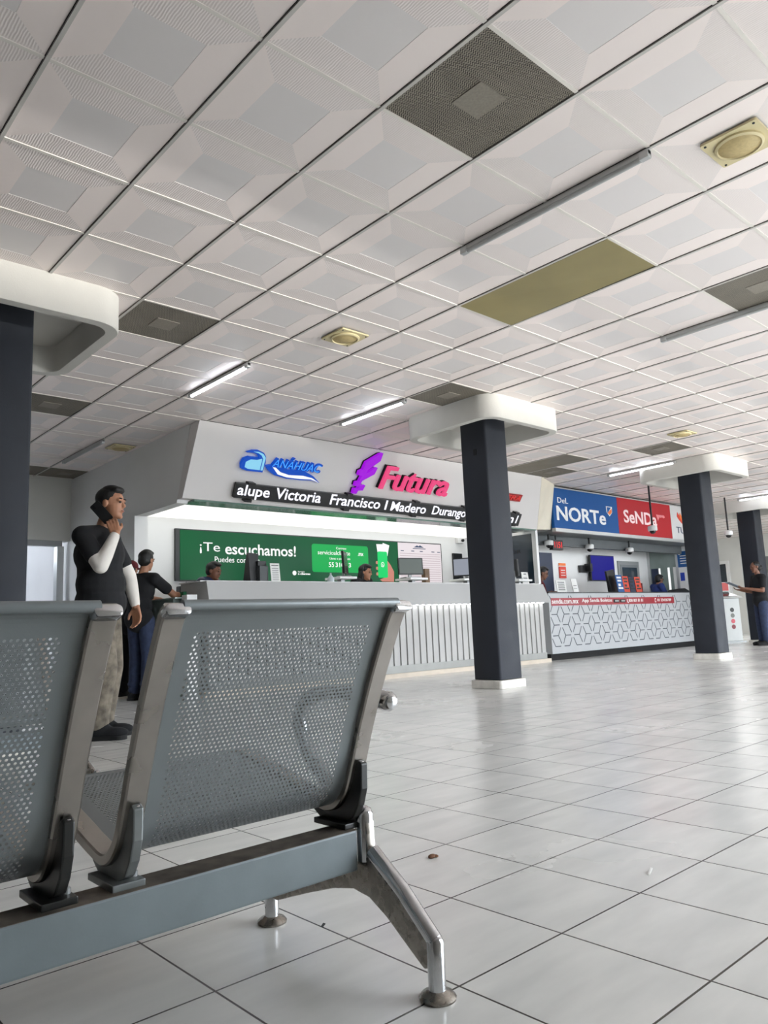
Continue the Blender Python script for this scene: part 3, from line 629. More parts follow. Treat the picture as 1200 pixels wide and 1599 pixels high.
stand(7.46, .34, 'white shelf stand under the monitor with the grey form')
t = thing('ticket_printer', (4.95, 7.75, ZT), 'black upright device with a small box before it on the counter', 'printer')
b = bm_(); hexa(b, [(4.84, 7.72, ZT + .001), (4.92, 7.72, ZT + .001), (4.92, 7.9, ZT + .001), (4.84, 7.9, ZT + .001), (4.82, 7.74, ZT + .36), (4.97, 7.74, ZT + .35), (4.97, 7.78, ZT + .35), (4.82, 7.78, ZT + .36)]); obj('display', b, black_plastic, t, bevel=.006)
b = bm_(); box(b, 4.93, 5.05, 7.66, 7.84, ZT + .001, ZT + .2); obj('body', b, M('printer_grey', (72, 76, 78), .5), t, bevel=.008)
b = bm_(); box(b, 4.93, 5.05, 7.7, 7.84, ZT + .201, ZT + .26); obj('lid', b, black_plastic, t, bevel=.006)
def card(x, y, z, w_, h_, m, lab, name='sign_card', cat='card', tilt=.12, rz=0, stripes=None, group=None):
    t = thing(name, (x, y, z), lab, cat, group)
    Rz = Matrix.Rotation(rz, 4, 'Z'); O = Vector((x, y, z))
    b = bm_(); hexa(b, [(-w_ / 2, -.004, .002), (w_ / 2, -.004, .002), (w_ / 2, .004, .002), (-w_ / 2, .004, .002), (-w_ / 2, -.004 + h_ * tilt, h_), (w_ / 2, -.004 + h_ * tilt, h_), (w_ / 2, .004 + h_ * tilt, h_), (-w_ / 2, .004 + h_ * tilt, h_)])
    for v in b.verts: v.co = O + Rz @ v.co
    obj('sheet', b, m, t)
    b = bm_(); box(b, -w_ / 2, w_ / 2, -.02, .05, .0, .008)
    for v in b.verts: v.co = O + Rz @ v.co
    obj('holder', b, M('acrylic', (206, 210, 212), .2), t)
    if stripes:
        b = bm_()
        for (a0, a1, h0, h1) in stripes:
            b2 = [(-w_ / 2 + w_ * a0, h0), (-w_ / 2 + w_ * a1, h0), (-w_ / 2 + w_ * a1, h1), (-w_ / 2 + w_ * a0, h1)]
            hexa(b, [(px, -.0065 + h_ * hh * tilt, h_ * hh) for px, hh in b2] + [(px, -.0045 + h_ * hh * tilt, h_ * hh) for px, hh in b2])
        for v in b.verts: v.co = O + Rz @ v.co
        obj('print', b, ink if m is not poster_blue and m is not poster_red else paper, t)
    return t
L4 = [(.12, .88, .86, .9)] + [(.15, .85, .12 + i * .1, .14 + i * .1) for i in range(7)]
card(5.13, 7.62, ZT, .13, .23, paper, 'white price list card beside the black ticket device', stripes=L4)
card(10.0, 7.62, ZT, .17, .2, paper, 'white notice card at the right end of the white counter', stripes=[(.3, .7, .82, .88), (.2, .8, .45, .5), (.2, .8, .55, .58)])
b = bm_(); box(b, 7.74, 7.83, 7.68, 7.76, ZT + .001, ZT + .22); tag(obj('wooden_box', b, M('brown_wood', (116, 92, 70), .6, var=.2, scale=9), bevel=.004), 'slim upright brown box before the white timetable screen', 'box')
b = bm_(); lathe(b, [(.03, 0), (.045, .01), (.045, .05), (.02, .085), (.012, .1), (.012, .12)], (5.95, 7.6, ZT + .001), 16); tag(obj('gel_bottle', b, M('clear_plastic', (196, 206, 210), .15, var=.1), smooth='auto'), 'small clear gel bottle left of the dark blank monitor', 'bottle')
t = thing('card_terminal', (4.1, 7.72, 1.1), 'black card terminal beside the left end of the white counter', 'terminal')
b = bm_(); box(b, 4.08, 4.22, 8.0, 8.12, 1.092, 1.24); obj('body', b, black_plastic, t, bevel=.015)
b = bm_(); tube(b, [(4.18, 8.06, 1.235), (4.18, 8.06, 1.29)], .006, 8); obj('antenna', b, black_plastic, t)
b = bm_(); box(b, 4.0, 4.2, 7.78, 7.9, 1.092, 1.16); tag(obj('green_folder', b, M('green_card', (24, 110, 66), .6)), 'green folder lying on the side desk', 'folder')
t = thing('wall_camera', (9.95, 8.9, 2.1), 'small white wall camera under the glowing ceiling panel', 'camera')
b = bm_(); box(b, 9.86, 10.02, 8.93, 8.999, 2.08, 2.18); obj('body', b, white_paint, t, bevel=.01)
b = bm_(); lathe(b, [(.026, 0), (.026, -.03), (.015, -.04)], (9.97, 8.93, 2.13), 14, 'Y'); obj('lens', b, black_plastic, t)
b = bm_(); box(b, 9.75, 9.98, 8.96, 8.995, 1.42, 1.9); tag(obj('wall_display', b, black_plastic, bevel=.006), 'black blank display on the back wall at the edge of the near pillar', 'screen')
# tinted side partition closing the right end of the white counter
t = thing('glass_partition', (10.2, 8.2, 1.26), 'dark tinted glass partition at the right end of the white counter', 'partition')
b = bm_(); box(b, 10.16, 10.175, 7.56, 8.98, 1.28, 2.1); obj('pane', b, glass_dark, t)
b = bm_(); box(b, 10.14, 10.2, 7.47, 7.55, 1.262, 2.15); box(b, 10.14, 10.2, 7.55, 8.98, 2.1, 2.15); obj('frame', b, white_paint, t)
b = bm_(); text_bm(b, 'RADOR', (10.158, 8.35, 1.8), (0, -1, 0), ZA, .55, .06, .002); obj('lettering', b, black_matte, t)
b = bm_(); tube(b, [(9.72, 7.9, 2.18), (9.71, 7.9, 2.08), (9.66, 7.9, 1.95), (9.6, 7.9, 1.88)], .004, 6); tag(obj('hanging_cable', b, paper), 'thin white cable hanging below the fascia right of the near pillar', 'cable')

# ================================================================== PATTERNED BOOTH
t = thing('booth_sign', (12.6, 7.42, 2.15), 'long booth signboard in blue, red and white panels', 'sign')
YS = 7.40
b = bm_(); box(b, 10.60, 12.63, YS, YS + .06, 2.2, 2.89); pb = obj('blue_panel', b, sign_blue, t)
b = bm_(); box(b, 12.635, 14.66, YS, YS + .06, 2.2, 2.89); pr_ = obj('red_panel', b, sign_red, t)
b = bm_(); box(b, 14.665, 16.7, YS, YS + .06, 2.2, 2.89); pw_ = obj('white_panel', b, sign_white, t)
b = bm_(); box(b, 10.60, 16.7, YS - .012, YS + .05, 2.891, 2.91); box(b, 10.60, 16.7, YS - .02, YS + .06, 2.14, 2.199); obj('frame', b, alu, t)
b = bm_(); box(b, 10.60, 16.7, YS + .02, YS + .1, 2.911, 2.934); obj('top_gap', b, gap_shade, t)
b = bm_(); box(b, 10.60, 16.7, YS + .07, 8.79, 2.16, 2.19); obj('soffit', b, M('soffit_grey', (112, 116, 118), .35, .3, var=.1), t)
b = bm_(); box(b, 10.60, 16.7, 7.95, 8.05, 1.99, 2.158); obj('inner_beam', b, M('beam_dark', (96, 100, 102), .5, .2), t)
def ST(s, x, z, w_, h_, par, m_=sign_white, off=.02): b = bm_(); text_bm(b, s, (x, YS - .0005, z), XA, ZA, w_, h_, .006, off); return obj('lettering', b, m_, par)
lw = M('letter_white', (240, 240, 240), .45)
ST('DeL', 10.73, 2.64, .31, .095, pb, lw, 0.0); ST('NORTe', 10.68, 2.335, 1.52, .255, pb, lw, .02)
b = bm_(); prism(b, [(12.24, 2.69), (12.44, 2.69), (12.43, 2.58), (12.34, 2.51), (12.25, 2.58)], (0, YS - .0005, 0), XA, ZA, .005); sh = obj('shield', b, lw, pb)
b = bm_(); prism(b, [(12.26, 2.675), (12.40, 2.675), (12.27, 2.56)], (0, YS - .006, 0), XA, ZA, .002); obj('shield_blue', b, sign_blue, sh)
b = bm_(); prism(b, [(12.42, 2.66), (12.42, 2.585), (12.34, 2.53), (12.28, 2.57)], (0, YS - .006, 0), XA, ZA, .002); obj('shield_orange', b, orange, sh)
ST('SeNDa', 12.83, 2.425, 1.24, .25, pr_, M('letter_pink', (244, 218, 218), .45), .02)
b = bm_()
for i in range(3): prism(b, [(14.06 + i * .11, 2.66), (14.16 + i * .11, 2.66), (14.2 + i * .11, 2.62), (14.12 + i * .11, 2.60 - (.07 if i == 0 else 0)), (14.08 + i * .11, 2.62)], (0, YS - .0005, 0), XA, ZA, .005)
obj('plane_mark', b, M('mark_pink', (224, 130, 134), .45), pr_)
ST('TUR', 14.86, 2.33, .52, .13, pw_, M('letter_navy', (44, 58, 84), .45), .0)
for m_, k in ((poster_red, 0), (orange, .1)):
    b = bm_(); P = [(14.93 + k * 1.0 + .65 * u, 2.68 - k * .1 - .25 * math.sin(PI / 2 * u ** .8) + 0) for u in [i / 8 for i in range(9)]]
    Q = [(x_ + .03, z_ + .09 * (1 - i / 9)) for i, (x_, z_) in enumerate(P)]
    prism(b, P + Q[::-1], (0, YS - .0005 - k * .02, 0), XA, ZA, .005); obj('swoosh', b, m_, pw_)

t = thing('patterned_counter', (13.3, 7.8, 0), 'white booth counter with dark star line pattern and red strip', 'counter')
YB = 7.62; X0, X1 = 10.58, 15.95
b = bm_(); box(b, X0, X1, YB, YB + .5, .11, 1.115); obj('front', b, M('counter_white', (174, 176, 178), .4, var=.02), t)
b = bm_(); box(b, X0 + .02, X1, YB + .05, YB + .5, 0, .109); obj('kick_recess', b, black_matte, t)
b = bm_(); box(b, X0, X1, YB - .01, YB + .55, 1.116, 1.135); obj('worktop', b, M('worktop_dark', (52, 54, 56), .4), t)
b = bm_(); Lr = .205; ln = .0075
def seg(p, q, ca, cb):
    d = Vector((q[0] - p[0], q[1] - p[1])); l = d.length; d /= l; a = Vector(p) + d * ca; c = Vector(q) - d * cb; n = Vector((-d.y, d.x)) * ln
    for v in (a, c):
        if not (X0 + .02 < v.x < X1 - .02 and .13 < v.y < 1.10): return
    prism(b, [(a - n)[:], (c - n)[:], (c + n)[:], (a + n)[:]], (0, YB + .0005, 0), XA, ZA, .0025)
for i in range(-2, 22):
    for j in range(-2, 6):
        cx, cz = X0 + i * 1.5 * Lr, .05 + j * math.sqrt(3) * Lr + (i % 2) * math.sqrt(3) / 2 * Lr
        for k in range(6):
            a = PI / 3 * k; seg((cx, cz), (cx + Lr * math.cos(a), cz + Lr * math.sin(a)), .05, .0)
obj('line_pattern', b, line_ink, t)
b = bm_(); box(b, X0 + .06, 14.88, YB - .005, YB - .0005, .905, 1.035); rs = obj('red_strip', b, strip_red, t)
for s_, xx, ww, hh in (('senda.com.mx', 10.66, .78, .085), ('App Senda Boletos', 11.55, .98, .08), ('800 801 81 81', 13.12, .52, .06), ('81 23456789', 14.2, .55, .055)):
    b = bm_(); text_bm(b, s_, (xx, YB - .0055, .935 + (.09 - hh) / 3), XA, ZA, ww, hh, .002, .01); obj('text', b, paper, rs)
for xx in (12.58, 12.8): b = bm_(); box(b, xx, xx + .2, YB - .007, YB - .0055, .94, 1.0); bd = obj('store_badge', b, black_matte, rs); b = bm_(); box(b, xx + .05, xx + .18, YB - .0085, YB - .0072, .955, .985); obj('print', b, grey_metal, bd)
b = bm_(); prism(b, [(13.05, .995), (13.07, 1.0), (13.075, .98), (13.065, .97), (13.085, .945), (13.1, .95), (13.11, .935), (13.095, .925), (13.06, .945)], (0, YB - .0055, 0), XA, ZA, .002); obj('handset_icon', b, paper, rs)
b = bm_(); prism(b, rrect(.05, .08, .01, 3, 14.12, .97), (0, YB - .0055, 0), XA, ZA, .002); ph_ = obj('phone_icon', b, paper, rs); b = bm_(); box(b, 14.105, 14.135, YB - .0088, YB - .0078, .945, .995); obj('icon_screen', b, strip_red, ph_)

# booth interior
t = thing('television', (14.05, 8.7, 1.44), 'wall television showing a plain deep blue screen', 'television')
b = bm_(); box(b, 13.62, 14.53, 8.70, 8.74, 1.43, 1.97); obj('casing', b, black_plastic, t, bevel=.006)
b = bm_(); box(b, 13.64, 14.51, 8.695, 8.699, 1.45, 1.955); obj('screen', b, scr_blue, t)
b = bm_(); box(b, 13.3, 13.62, 8.74, 8.79, 1.6, 1.75); box(b, 13.48, 13.56, 8.62, 8.76, 1.62, 1.78); obj('wall_bracket', b, black_plastic, t)
t = thing('booth_door', (15.2, 8.78, 0), 'grey door with dark glass in the booth back wall', 'door')
b = bm_(); box(b, 14.80, 15.66, 8.765, 8.795, 0, 1.88); obj('frame', b, grey_metal, t)
b = bm_(); box(b, 14.87, 15.59, 8.755, 8.764, .05, 1.80); obj('leaf', b, M('door_grey', (120, 124, 126), .4), t)
b = bm_(); box(b, 14.93, 15.53, 8.748, 8.754, .9, 1.74); obj('pane', b, glass_dark, t)
t = thing('wall_clock', (11.3, 7.9, 1.9), 'small black digital clock with red numerals under the sign', 'clock')
b = bm_(); box(b, 11.16, 11.47, 7.86, 7.94, 1.90, 2.08); obj('casing', b, black_plastic, t, bevel=.005)
b = bm_(); text_bm(b, '1151', (11.21, 7.859, 1.935), XA, ZA, .22, .11, .003, .01); obj('numerals', b, glow_red, t)
b = bm_(); box(b, 11.30, 11.32, 7.89, 7.91, 2.081, 2.16); obj('bracket', b, black_plastic, t)
def dome(x, y, z, ztop, lab, long=False):
    t = thing('dome_camera', (x, y, z), lab, 'security camera', 'white dome security cameras')
    b = bm_(); tube(b, [(x, y, z + .07), (x, y, ztop)], .017 if long else .02, 10); obj('pole', b, black_plastic, t)
    b = bm_(); lathe(b, [(.03, .085), (.075, .07), (.08, .06), (.08, 0), (.07, -.01)], (x, y, z), 20); obj('housing', b, white_paint, t, smooth='auto')
    b = bm_(); ell(b, (x, y, z - .008), (.055, .055, .055)); obj('dome', b, M('dome_black', (18, 18, 20), .08), t, smooth=True)
dome(12.19, 6.5, 2.13, HC, 'white dome camera on a long black pole before the red sign', True)
dome(15.06, 6.44, 2.19, HC, 'white dome camera on a long black pole between the right pillars', True)
dome(11.03, 7.85, 1.98, 2.16, 'white dome camera left of the red clock'); dome(12.3, 7.85, 1.96, 2.16, 'white dome camera above the left side of the blue television'); dome(13.72, 7.85, 1.95, 2.16, 'white dome camera above the right side of the blue television')
b = bm_(); box(b, 11.98, 12.38, 8.76, 8.795, 1.2, 1.97); tag(obj('wall_poster', b, navy), 'tall navy poster on the booth wall behind the man in maroon', 'poster')
t = thing('wall_poster', (12.73, 8.78, 1.5), 'small red notice on the booth wall beside the blue television', 'poster')
b = bm_(); box(b, 12.62, 12.84, 8.775, 8.79, 1.48, 1.71); obj('sheet', b, poster_red, t)
b = bm_(); box(b, 12.62, 12.84, 8.775, 8.79, 1.73, 1.78); obj('header', b, orange, t)
b = bm_(); [box(b, 12.66, 12.80, 8.77, 8.7748, 1.53 + i * .05, 1.545 + i * .05) for i in range(3)]; obj('print', b, paper, t)
ZB = 1.135
card(11.22, 7.78, ZB, .28, .22, paper, 'white notice card before the man in maroon', stripes=[(.15, .85, .2 + .15 * i, .26 + .15 * i) for i in range(5)])
card(11.68, 7.80, ZB, .17, .25, paper, 'plain white leaflet stand beside the small black screen', tilt=.2, stripes=[(.2, .8, .3, .33), (.2, .8, .5, .53)])
monitor(11.52, 8.0, .8, 'small black screen between the white cards on the booth counter', .22, .16, z=ZB, lift=.05)
BR = [(.15, .85, .80, .9), (.2, .8, .62, .72), (.12, .88, .2, .3), (.2, .6, .36, .5)]
card(13.17, 7.78, ZB, .22, .34, poster_blue, 'blue leaflet leaning before the tall dark stand', stripes=BR, tilt=.15)
card(13.42, 7.80, ZB, .20, .32, M('leaflet_red', (206, 70, 44), .5), 'orange red leaflet, left one of the set of three', stripes=BR)
card(13.64, 7.80, ZB, .19, .31, navy, 'dark blue leaflet in the middle of the set of three', stripes=BR)
card(13.87, 7.80, ZB, .21, .31, M('leaflet_red', (206, 70, 44), .5), 'orange red leaflet, right one of the set of three', stripes=BR)
b = bm_(); hexa(b, [(13.02, 7.9, ZB), (13.3, 7.9, ZB), (13.3, 7.98, ZB), (13.02, 7.98, ZB), (12.96, 7.95, ZB + .42), (13.24, 7.95, ZB + .46), (13.24, 7.99, ZB + .46), (12.96, 7.99, ZB + .42)]); tag(obj('display_stand', b, black_plastic, bevel=.006), 'tall black display stand behind the blue leaflet', 'stand')
b = bm_(); box(b, 14.1, 14.28, 7.95, 8.05, ZB, ZB + .2); tag(obj('file_box', b, maroon, bevel=.005), 'dark red file box right of the leaflets', 'box')
# glass side partition of the booth with the posters at its near end
t = thing('booth_partition', (16.1, 8.3, 0), 'glazed side partition of the booth, office visible through it', 'partition')
b = bm_(); box(b, 16.1, 16.15, 8.06, 8.12, ZB - 1.1, 2.155); box(b, 16.1, 16.15, 8.74, 8.8, 0, 2.155); box(b, 16.1, 16.15, 8.06, 8.74, 2.1, 2.155); box(b, 16.1, 16.15, 8.06, 8.74, 0, 1.1); obj('frame', b, alu, t)
b = bm_(); box(b, 16.12, 16.128, 8.06, 8.74, 1.1, 2.1); obj('pane', b, M('office_glass', (128, 140, 136), .08, var=.15, scale=2.5), t)
for y0, y1, m_ in ((8.1, 8.2, white_paint), (8.28, 8.33, scr_white), (8.56, 8.72, navy), (8.5, 8.54, scr_white)):
    b = bm_(); box(b, 16.114, 16.119, y0, y1, 1.12, 1.72); obj('window_blind', b, m_, t)  # the screen-white strips glow by themselves though they are no lamps
b = bm_(); box(b, 16.1, 16.14, 7.6, 8.06, 0, 2.155); obj('end_panel', b, white_paint, t)
t = thing('wall_poster', (16.09, 7.9, 1.7), 'blue poster with white print on the booth end panel', 'poster')
b = bm_(); box(b, 16.09, 16.099, 7.80, 8.06, 1.70, 2.05); obj('sheet', b, poster_blue, t)
b = bm_(); [box(b, 16.085, 16.0895, 7.86, 8.0, 1.79 + i * .055, 1.772 + i * .055) for i in range(4)]; lathe(b, [(.03, 0), (.03, .004)], (16.085, 8.01, 2.0), 14, 'X'); obj('print', b, paper, t)
t = thing('wall_poster', (16.09, 7.9, 1.4), 'small blue and white notice below the blue poster', 'poster')
b = bm_(); box(b, 16.09, 16.099, 7.93, 8.03, 1.40, 1.58); obj('blue_half', b, M('notice_blue', (30, 60, 170), .5), t)
b = bm_(); box(b, 16.09, 16.099, 7.78, 7.93, 1.40, 1.58); obj('white_half', b, paper, t)
b = bm_(); hexa(b, [(15.2, 7.75, ZB), (16.0, 7.75, ZB), (16.0, 7.95, ZB), (15.2, 7.95, ZB), (15.3, 7.78, ZB + .06), (15.75, 7.78, ZB + .09), (15.75, 7.92, ZB + .09), (15.3, 7.92, ZB + .06)]); tag(obj('bag', b, black_cloth, bevel=.02), 'black bag lying on the booth counter before the man in blue', 'bag')

# ================================================================== KIOSK, RIGHT
t = thing('ticket_kiosk', (17.4, 7.5, 0), 'white self service kiosk with red header and four round stickers', 'kiosk')
kx, ky = 17.34, 7.65; Rk = Matrix.Rotation(-.55, 4, 'Z')
def kz(b):
    for v in b.verts: v.co = Vector((kx, ky, 0)) + Rk @ v.co
    return b
km = M('kiosk_white', (206, 208, 206), .45, var=.03)
b = bm_(); box(b, -.2, .2, -.2, .2, .03, .98); obj('body', kz(b), km, t, bevel=.01)
b = bm_(); box(b, -.24, .24, -.26, .24, 0, .029); obj('base', kz(b), grey_metal, t)
b = bm_(); hexa(b, [(-.22, -.28, .981), (.24, -.28, .981), (.24, .2, .981), (-.22, .2, .981), (-.22, -.26, 1.0), (.24, -.26, 1.0), (.24, .2, 1.14), (-.22, .2, 1.14)]); obj('console', kz(b), km, t)
b = bm_(); hexa(b, [(-.17, -.2, 1.025), (.18, -.2, 1.025), (.18, .12, 1.115), (-.17, .12, 1.115), (-.17, -.2, 1.03), (.18, -.2, 1.03), (.18, .12, 1.122), (-.17, .12, 1.122)]); obj('screen', kz(b), dark_screen, t)
b = bm_(); box(b, -.22, .22, .12, .2, 1.145, 1.36); hb = obj('header', kz(b), km, t)
b = bm_(); box(b, -.2, .19, .112, .119, 1.16, 1.345); obj('red_face', kz(b), M('kiosk_red', (190, 66, 62), .5), hb)
for i, m_ in enumerate((M('sticker_black', (44, 48, 46), .5), M('sticker_grey', (120, 122, 116), .5), M('sticker_pink', (206, 84, 96), .5), M('sticker_maroon', (128, 40, 50), .5))):
    b = bm_(); lathe(b, [(.05, 0), (.05, -.003)], (-.0, -.2005, .72 - i * .125), 18, 'Y'); obj('round_sticker', kz(b), m_, t)

# ================================================================== BENCH
def resample(pts, step):
    pts = [Vector(p) for p in pts]; out = [pts[0]]; acc = 0; d = [0]
    for a, c in zip(pts, pts[1:]): d.append(d[-1] + (c - a).length)
    n = max(1, round(d[-1] / step)); res = []
    for i in range(n + 1):
        s = d[-1] * i / n; k = 0
        while k < len(d) - 2 and d[k + 1] < s: k += 1
        u = (s - d[k]) / max(1e-9, d[k + 1] - d[k]); res.append(pts[k].lerp(pts[k + 1], u))
    return res
def spline(pts, n=10):
    P = [Vector(p) for p in pts]; P = [P[0] * 2 - P[1]] + P + [P[-1] * 2 - P[-2]]; out = []
    for i in range(1, len(P) - 2):
        for k in range(n):
            u = k / n; a, c, d, e = P[i - 1:i + 3]
            out.append(0.5 * ((2 * c) + (d - a) * u + (2 * a - 5 * c + 4 * d - e) * u * u + (3 * c - a - 3 * d + e) * u ** 3))
    out.append(P[-2]); return out
PROF = spline([(1.098, .722), (1.118, .705), (1.150, .647), (1.188, .57), (1.228, .477), (1.255, .405), (1.282, .345), (1.325, .312), (1.385, .318), (1.50, .345), (1.62, .372), (1.70, .385), (1.745, .375)], 8)
def perf_sheet(prof, xa, xb, mx, v_lo, v_hi, pitch=.0087, r=.0026):
    """sheet swept along the side profile (y, z) from xa to xb, pierced by staggered round holes between arc lengths v_lo..v_hi"""
    b = bm_(); rh = pitch * .866
    pts = resample(prof, rh); n = len(pts) - 1; L_ = n * (pts[1] - pts[0]).length; th = .0014
    nm = []
    for i in range(n + 1):
        d = pts[min(i + 1, n)] - pts[max(i - 1, 0)]; nm.append(Vector((d.y, -d.x)).normalized())
    hx0, hx1 = xa + mx, xb - mx; nc = int((hx1 - hx0) / pitch); hx1 = hx0 + nc * pitch
    def P(x, i, u, o): q = pts[i].lerp(pts[i + 1], u); nn = nm[i].lerp(nm[i + 1], u) * o; return (x, q.x + nn.x, q.y + nn.y)
    def quad(x0, x1, i):
        for o, fl in ((0, 0), (th, 1)):
            vs = [b.verts.new(P(x, i, u, o)) for x, u in ((x0, 0), (x1, 0), (x1, 1), (x0, 1))]
            f = b.faces.new(vs if fl else vs[::-1])
    for i in range(n):
        s = L_ * (i + .5) / n
        if not (v_lo < s < v_hi): quad(xa, xb, i); continue
        quad(xa, hx0, i); quad(hx1, xb, i)
        st = (i % 2) * pitch / 2; cells = nc - (i % 2)
        if i % 2: quad(hx0, hx0 + st, i); quad(hx1 - st, hx1, i)
        for c in range(cells):
            x0 = hx0 + st + c * pitch; cx = x0 + pitch / 2
            ring = [];
            for k in range(8):
                a = PI / 4 * k; ring.append((cx + r * math.cos(a), .5 + r * math.sin(a) / rh))
            outer = [(x0 + pitch, .5), (x0 + pitch, 1), (cx, 1), (x0, 1), (x0, .5), (x0, 0), (cx, 0), (x0 + pitch, 0)]
            R2 = []
            for o in (0, th):
                A = [b.verts.new(P(x, i, u, o)) for x, u in ring]; B = [b.verts.new(P(x, i, u, o)) for x, u in outer]; R2.append(A)
                for k in range(8):
                    q = (A[k], B[k], B[(k + 1) % 8], A[(k + 1) % 8]); b.faces.new(q if o else q[::-1])
            for k in range(8): b.faces.new((R2[0][k], R2[0][(k + 1) % 8], R2[1][(k + 1) % 8], R2[1][k]))
    return b
def sheet_obj(name, b, m, parent):
    me = bpy.data.meshes.new(name); bmesh.ops.translate(b, verts=b.verts[:], vec=-OFF[parent.name]); b.to_mesh(me); b.free(); me.materials.append(m)
    o = bpy.data.objects.new(name, me); COL.objects.link(o); o.parent = parent; OFF[o.name] = OFF[parent.name]; return o
def strip(prof, xa, xb, o0, o1):
    """solid bar following the profile"""
    b = bm_(); n = len(prof) - 1; rings = []
    for i, p in enumerate(prof):
        d = (prof[min(i + 1, n)] - prof[max(i - 1, 0)]).normalized(); nn = Vector((d.y, -d.x)); k = .003
        w0, w1 = p + nn * o0, p + nn * o1; wa, wb = p + nn * (o0 + (k if o1 > o0 else -k)), p + nn * (o1 - (k if o1 > o0 else -k))
        rings.append([b.verts.new(v) for v in ((xa + k, *w0), (xb - k, *w0), (xb, *wa), (xb, *wb), (xb - k, *w1), (xa + k, *w1), (xa, *wb), (xa, *wa))])
    for A, B in zip(rings, rings[1:]):
        for k in range(8): b.faces.new((A[k], A[(k + 1) % 8], B[(k + 1) % 8], B[k]))
    b.faces.new(rings[0]); b.faces.new(rings[-1][::-1]); return b
bench = thing('waiting_bench', (.3, 1.3, 0), 'grey perforated steel beam bench with chrome frames in the foreground, seen from behind', 'bench', 'steel waiting benches')
TOT = sum((c - a).length for a, c in zip(PROF, PROF[1:]))
back_len = sum((c - a).length for a, c in zip(PROF, PROF[1:]) if a.y > .33 and a.x < 1.3)
seats = [(.532, 1.052), (-.058, .462), (-.648, -.128)]
sheet_mesh = None
for si, (xa, xb) in enumerate(seats):
    if sheet_mesh is None:
        b = perf_sheet(PROF, xa + .006, xb - .006, .062, .055, TOT - .06)
        sh0 = sheet_obj('seat_shell', b, seat_paint, bench); sheet_mesh = sh0
        shell = sh0
    else:
        shell = sheet_mesh.copy(); COL.objects.link(shell); shell.parent = bench; shell.location = (xa - seats[0][0], 0, 0); OFF[shell.name] = OFF[bench.name] + Vector((xa - seats[0][0], 0, 0))
    b = bm_(); tube(b, [(xa + .03, 1.097, .722), (xb - .03, 1.097, .722)], .0095, 14); obj('rolled_edge', b, seat_paint, shell, smooth='auto')
    b = bm_(); tube(b, [(xa + .03, 1.742, .372), (xb - .03, 1.742, .372)], .0095, 14); obj('rolled_edge', b, seat_paint, shell, smooth='auto')
    for xf0, xf1 in ((xa, xa + .040), (xb - .040, xb)):
        fr = obj('side_frame', strip(PROF, xf0, xf1, -.006, .014), worn_chrome, bench, smooth='auto')
        b = bm_(); prism(b, rrect(.043, .019, .008, 5), ((xf0 + xf1) / 2, 1.087, .717), XA, (0, .35, .94), -.022) ; obj('end_cap', b, chrome, fr, smooth='auto', bevel=.003)
        b = bm_(); lathe(b, [(.008, 0), (.008, -.005), (.004, -.008)], ((xf0 + xf1) / 2, 1.236, .398), 14, 'Y'); obj('bolt', b, chrome, fr, smooth='auto')
    # wing brackets between the frames and the beam
    BP = [(1.226, .402), (1.236, .408), (1.248, .398), (1.262, .372), (1.280, .340), (1.32, .306), (1.36, .302), (1.415, .316), (1.392, .292), (1.372, .280), (1.285, .280), (1.258, .292), (1.240, .318), (1.228, .352)]
    for xf, w_ in ((xa + .010, .018), (xb - .030, .018)):
        mt_ = bracket_grey if (si == 0 and xf < xa + .1) else bracket_black
        b = bm_(); prism(b, BP, (xf + w_, 0, 0), (0, 1, 0), (0, 0, 1), -w_) if False else prism(b, BP, (xf, 0, 0), (0, 1, 0), (0, 0, 1), w_)
        br = obj('seat_bracket', b, mt_, bench, bevel=.003)
        b = bm_(); box(b, xf - .018, xf + .038, 1.262, 1.368, .2705, .282); obj('clamp_plate', b, mt_, br, bevel=.002)
        b = bm_(); lathe(b, [(.008, .0), (.008, .008), (.004, .011)], (xf + .028, 1.29, .282), 12); obj('bolt', b, grey_metal, br, smooth='auto')
b = bm_(); box(b, -.78, 1.025, 1.25, 1.315, .192, .27); bmo = obj('beam', b, beam_paint, bench, bevel=.004)
b = bm_(); box(b, -.78, 1.025, 1.248, 1.317, .2702, .2712); obj('worn_edge', b, M('rust_dirt', (96, 88, 80), .7, .3, var=.5, scale=20), bmo)
LEG = [(1.240, .285), (1.276, .285), (1.285, .215), (1.35, .185), (1.46, .150), (1.575, .105), (1.612, .09), (1.612, .062), (1.575, .058), (1.46, .098), (1.36, .130), (1.29, .144), (1.24, .138), (1.19, .113), (1.135, .076), (1.088, .045), (1.062, .078), (1.10, .118), (1.16, .160), (1.215, .198), (1.238, .225)]
for xl in (1.053, -.72):
    b = bm_(); prism(b, LEG, (xl - .0115, 0, 0), (0, 1, 0), (0, 0, 1), .023); lg = obj('leg', b, dirty_chrome, bench, bevel=.006, smooth='auto')
    b = bm_(); tube(b, [(xl, 1.258, .205), (xl, 1.258, .295), (xl, 1.258, .306), (xl, 1.258, .311)], 0, 18, True, [.0185, .0185, .014, .006]); obj('upright_post', b, chrome, lg, smooth='auto')
    for p in ([(xl, 1.236, .225), (xl, 1.15, .168), (xl, 1.068, .098)],):
        b = bm_(); tube(b, p, .0155, 14); obj('rail', b, chrome, lg, smooth='auto')
    for yy in (1.068, 1.610):
        b = bm_(); tube(b, [(xl, yy, .016), (xl, yy, .098), (xl, yy, .107), (xl, yy, .111)], 0, 18, True, [.0165, .0165, .012, .005]); ak = obj('ankle_post', b, chrome, lg, smooth='auto')
        b = bm_(); lathe(b, [(.034, 0), (.035, .004), (.030, .010), (.014, .017), (.012, .02)], (xl, yy, 0), 24); obj('foot', b, dirty_chrome, lg, smooth='auto')
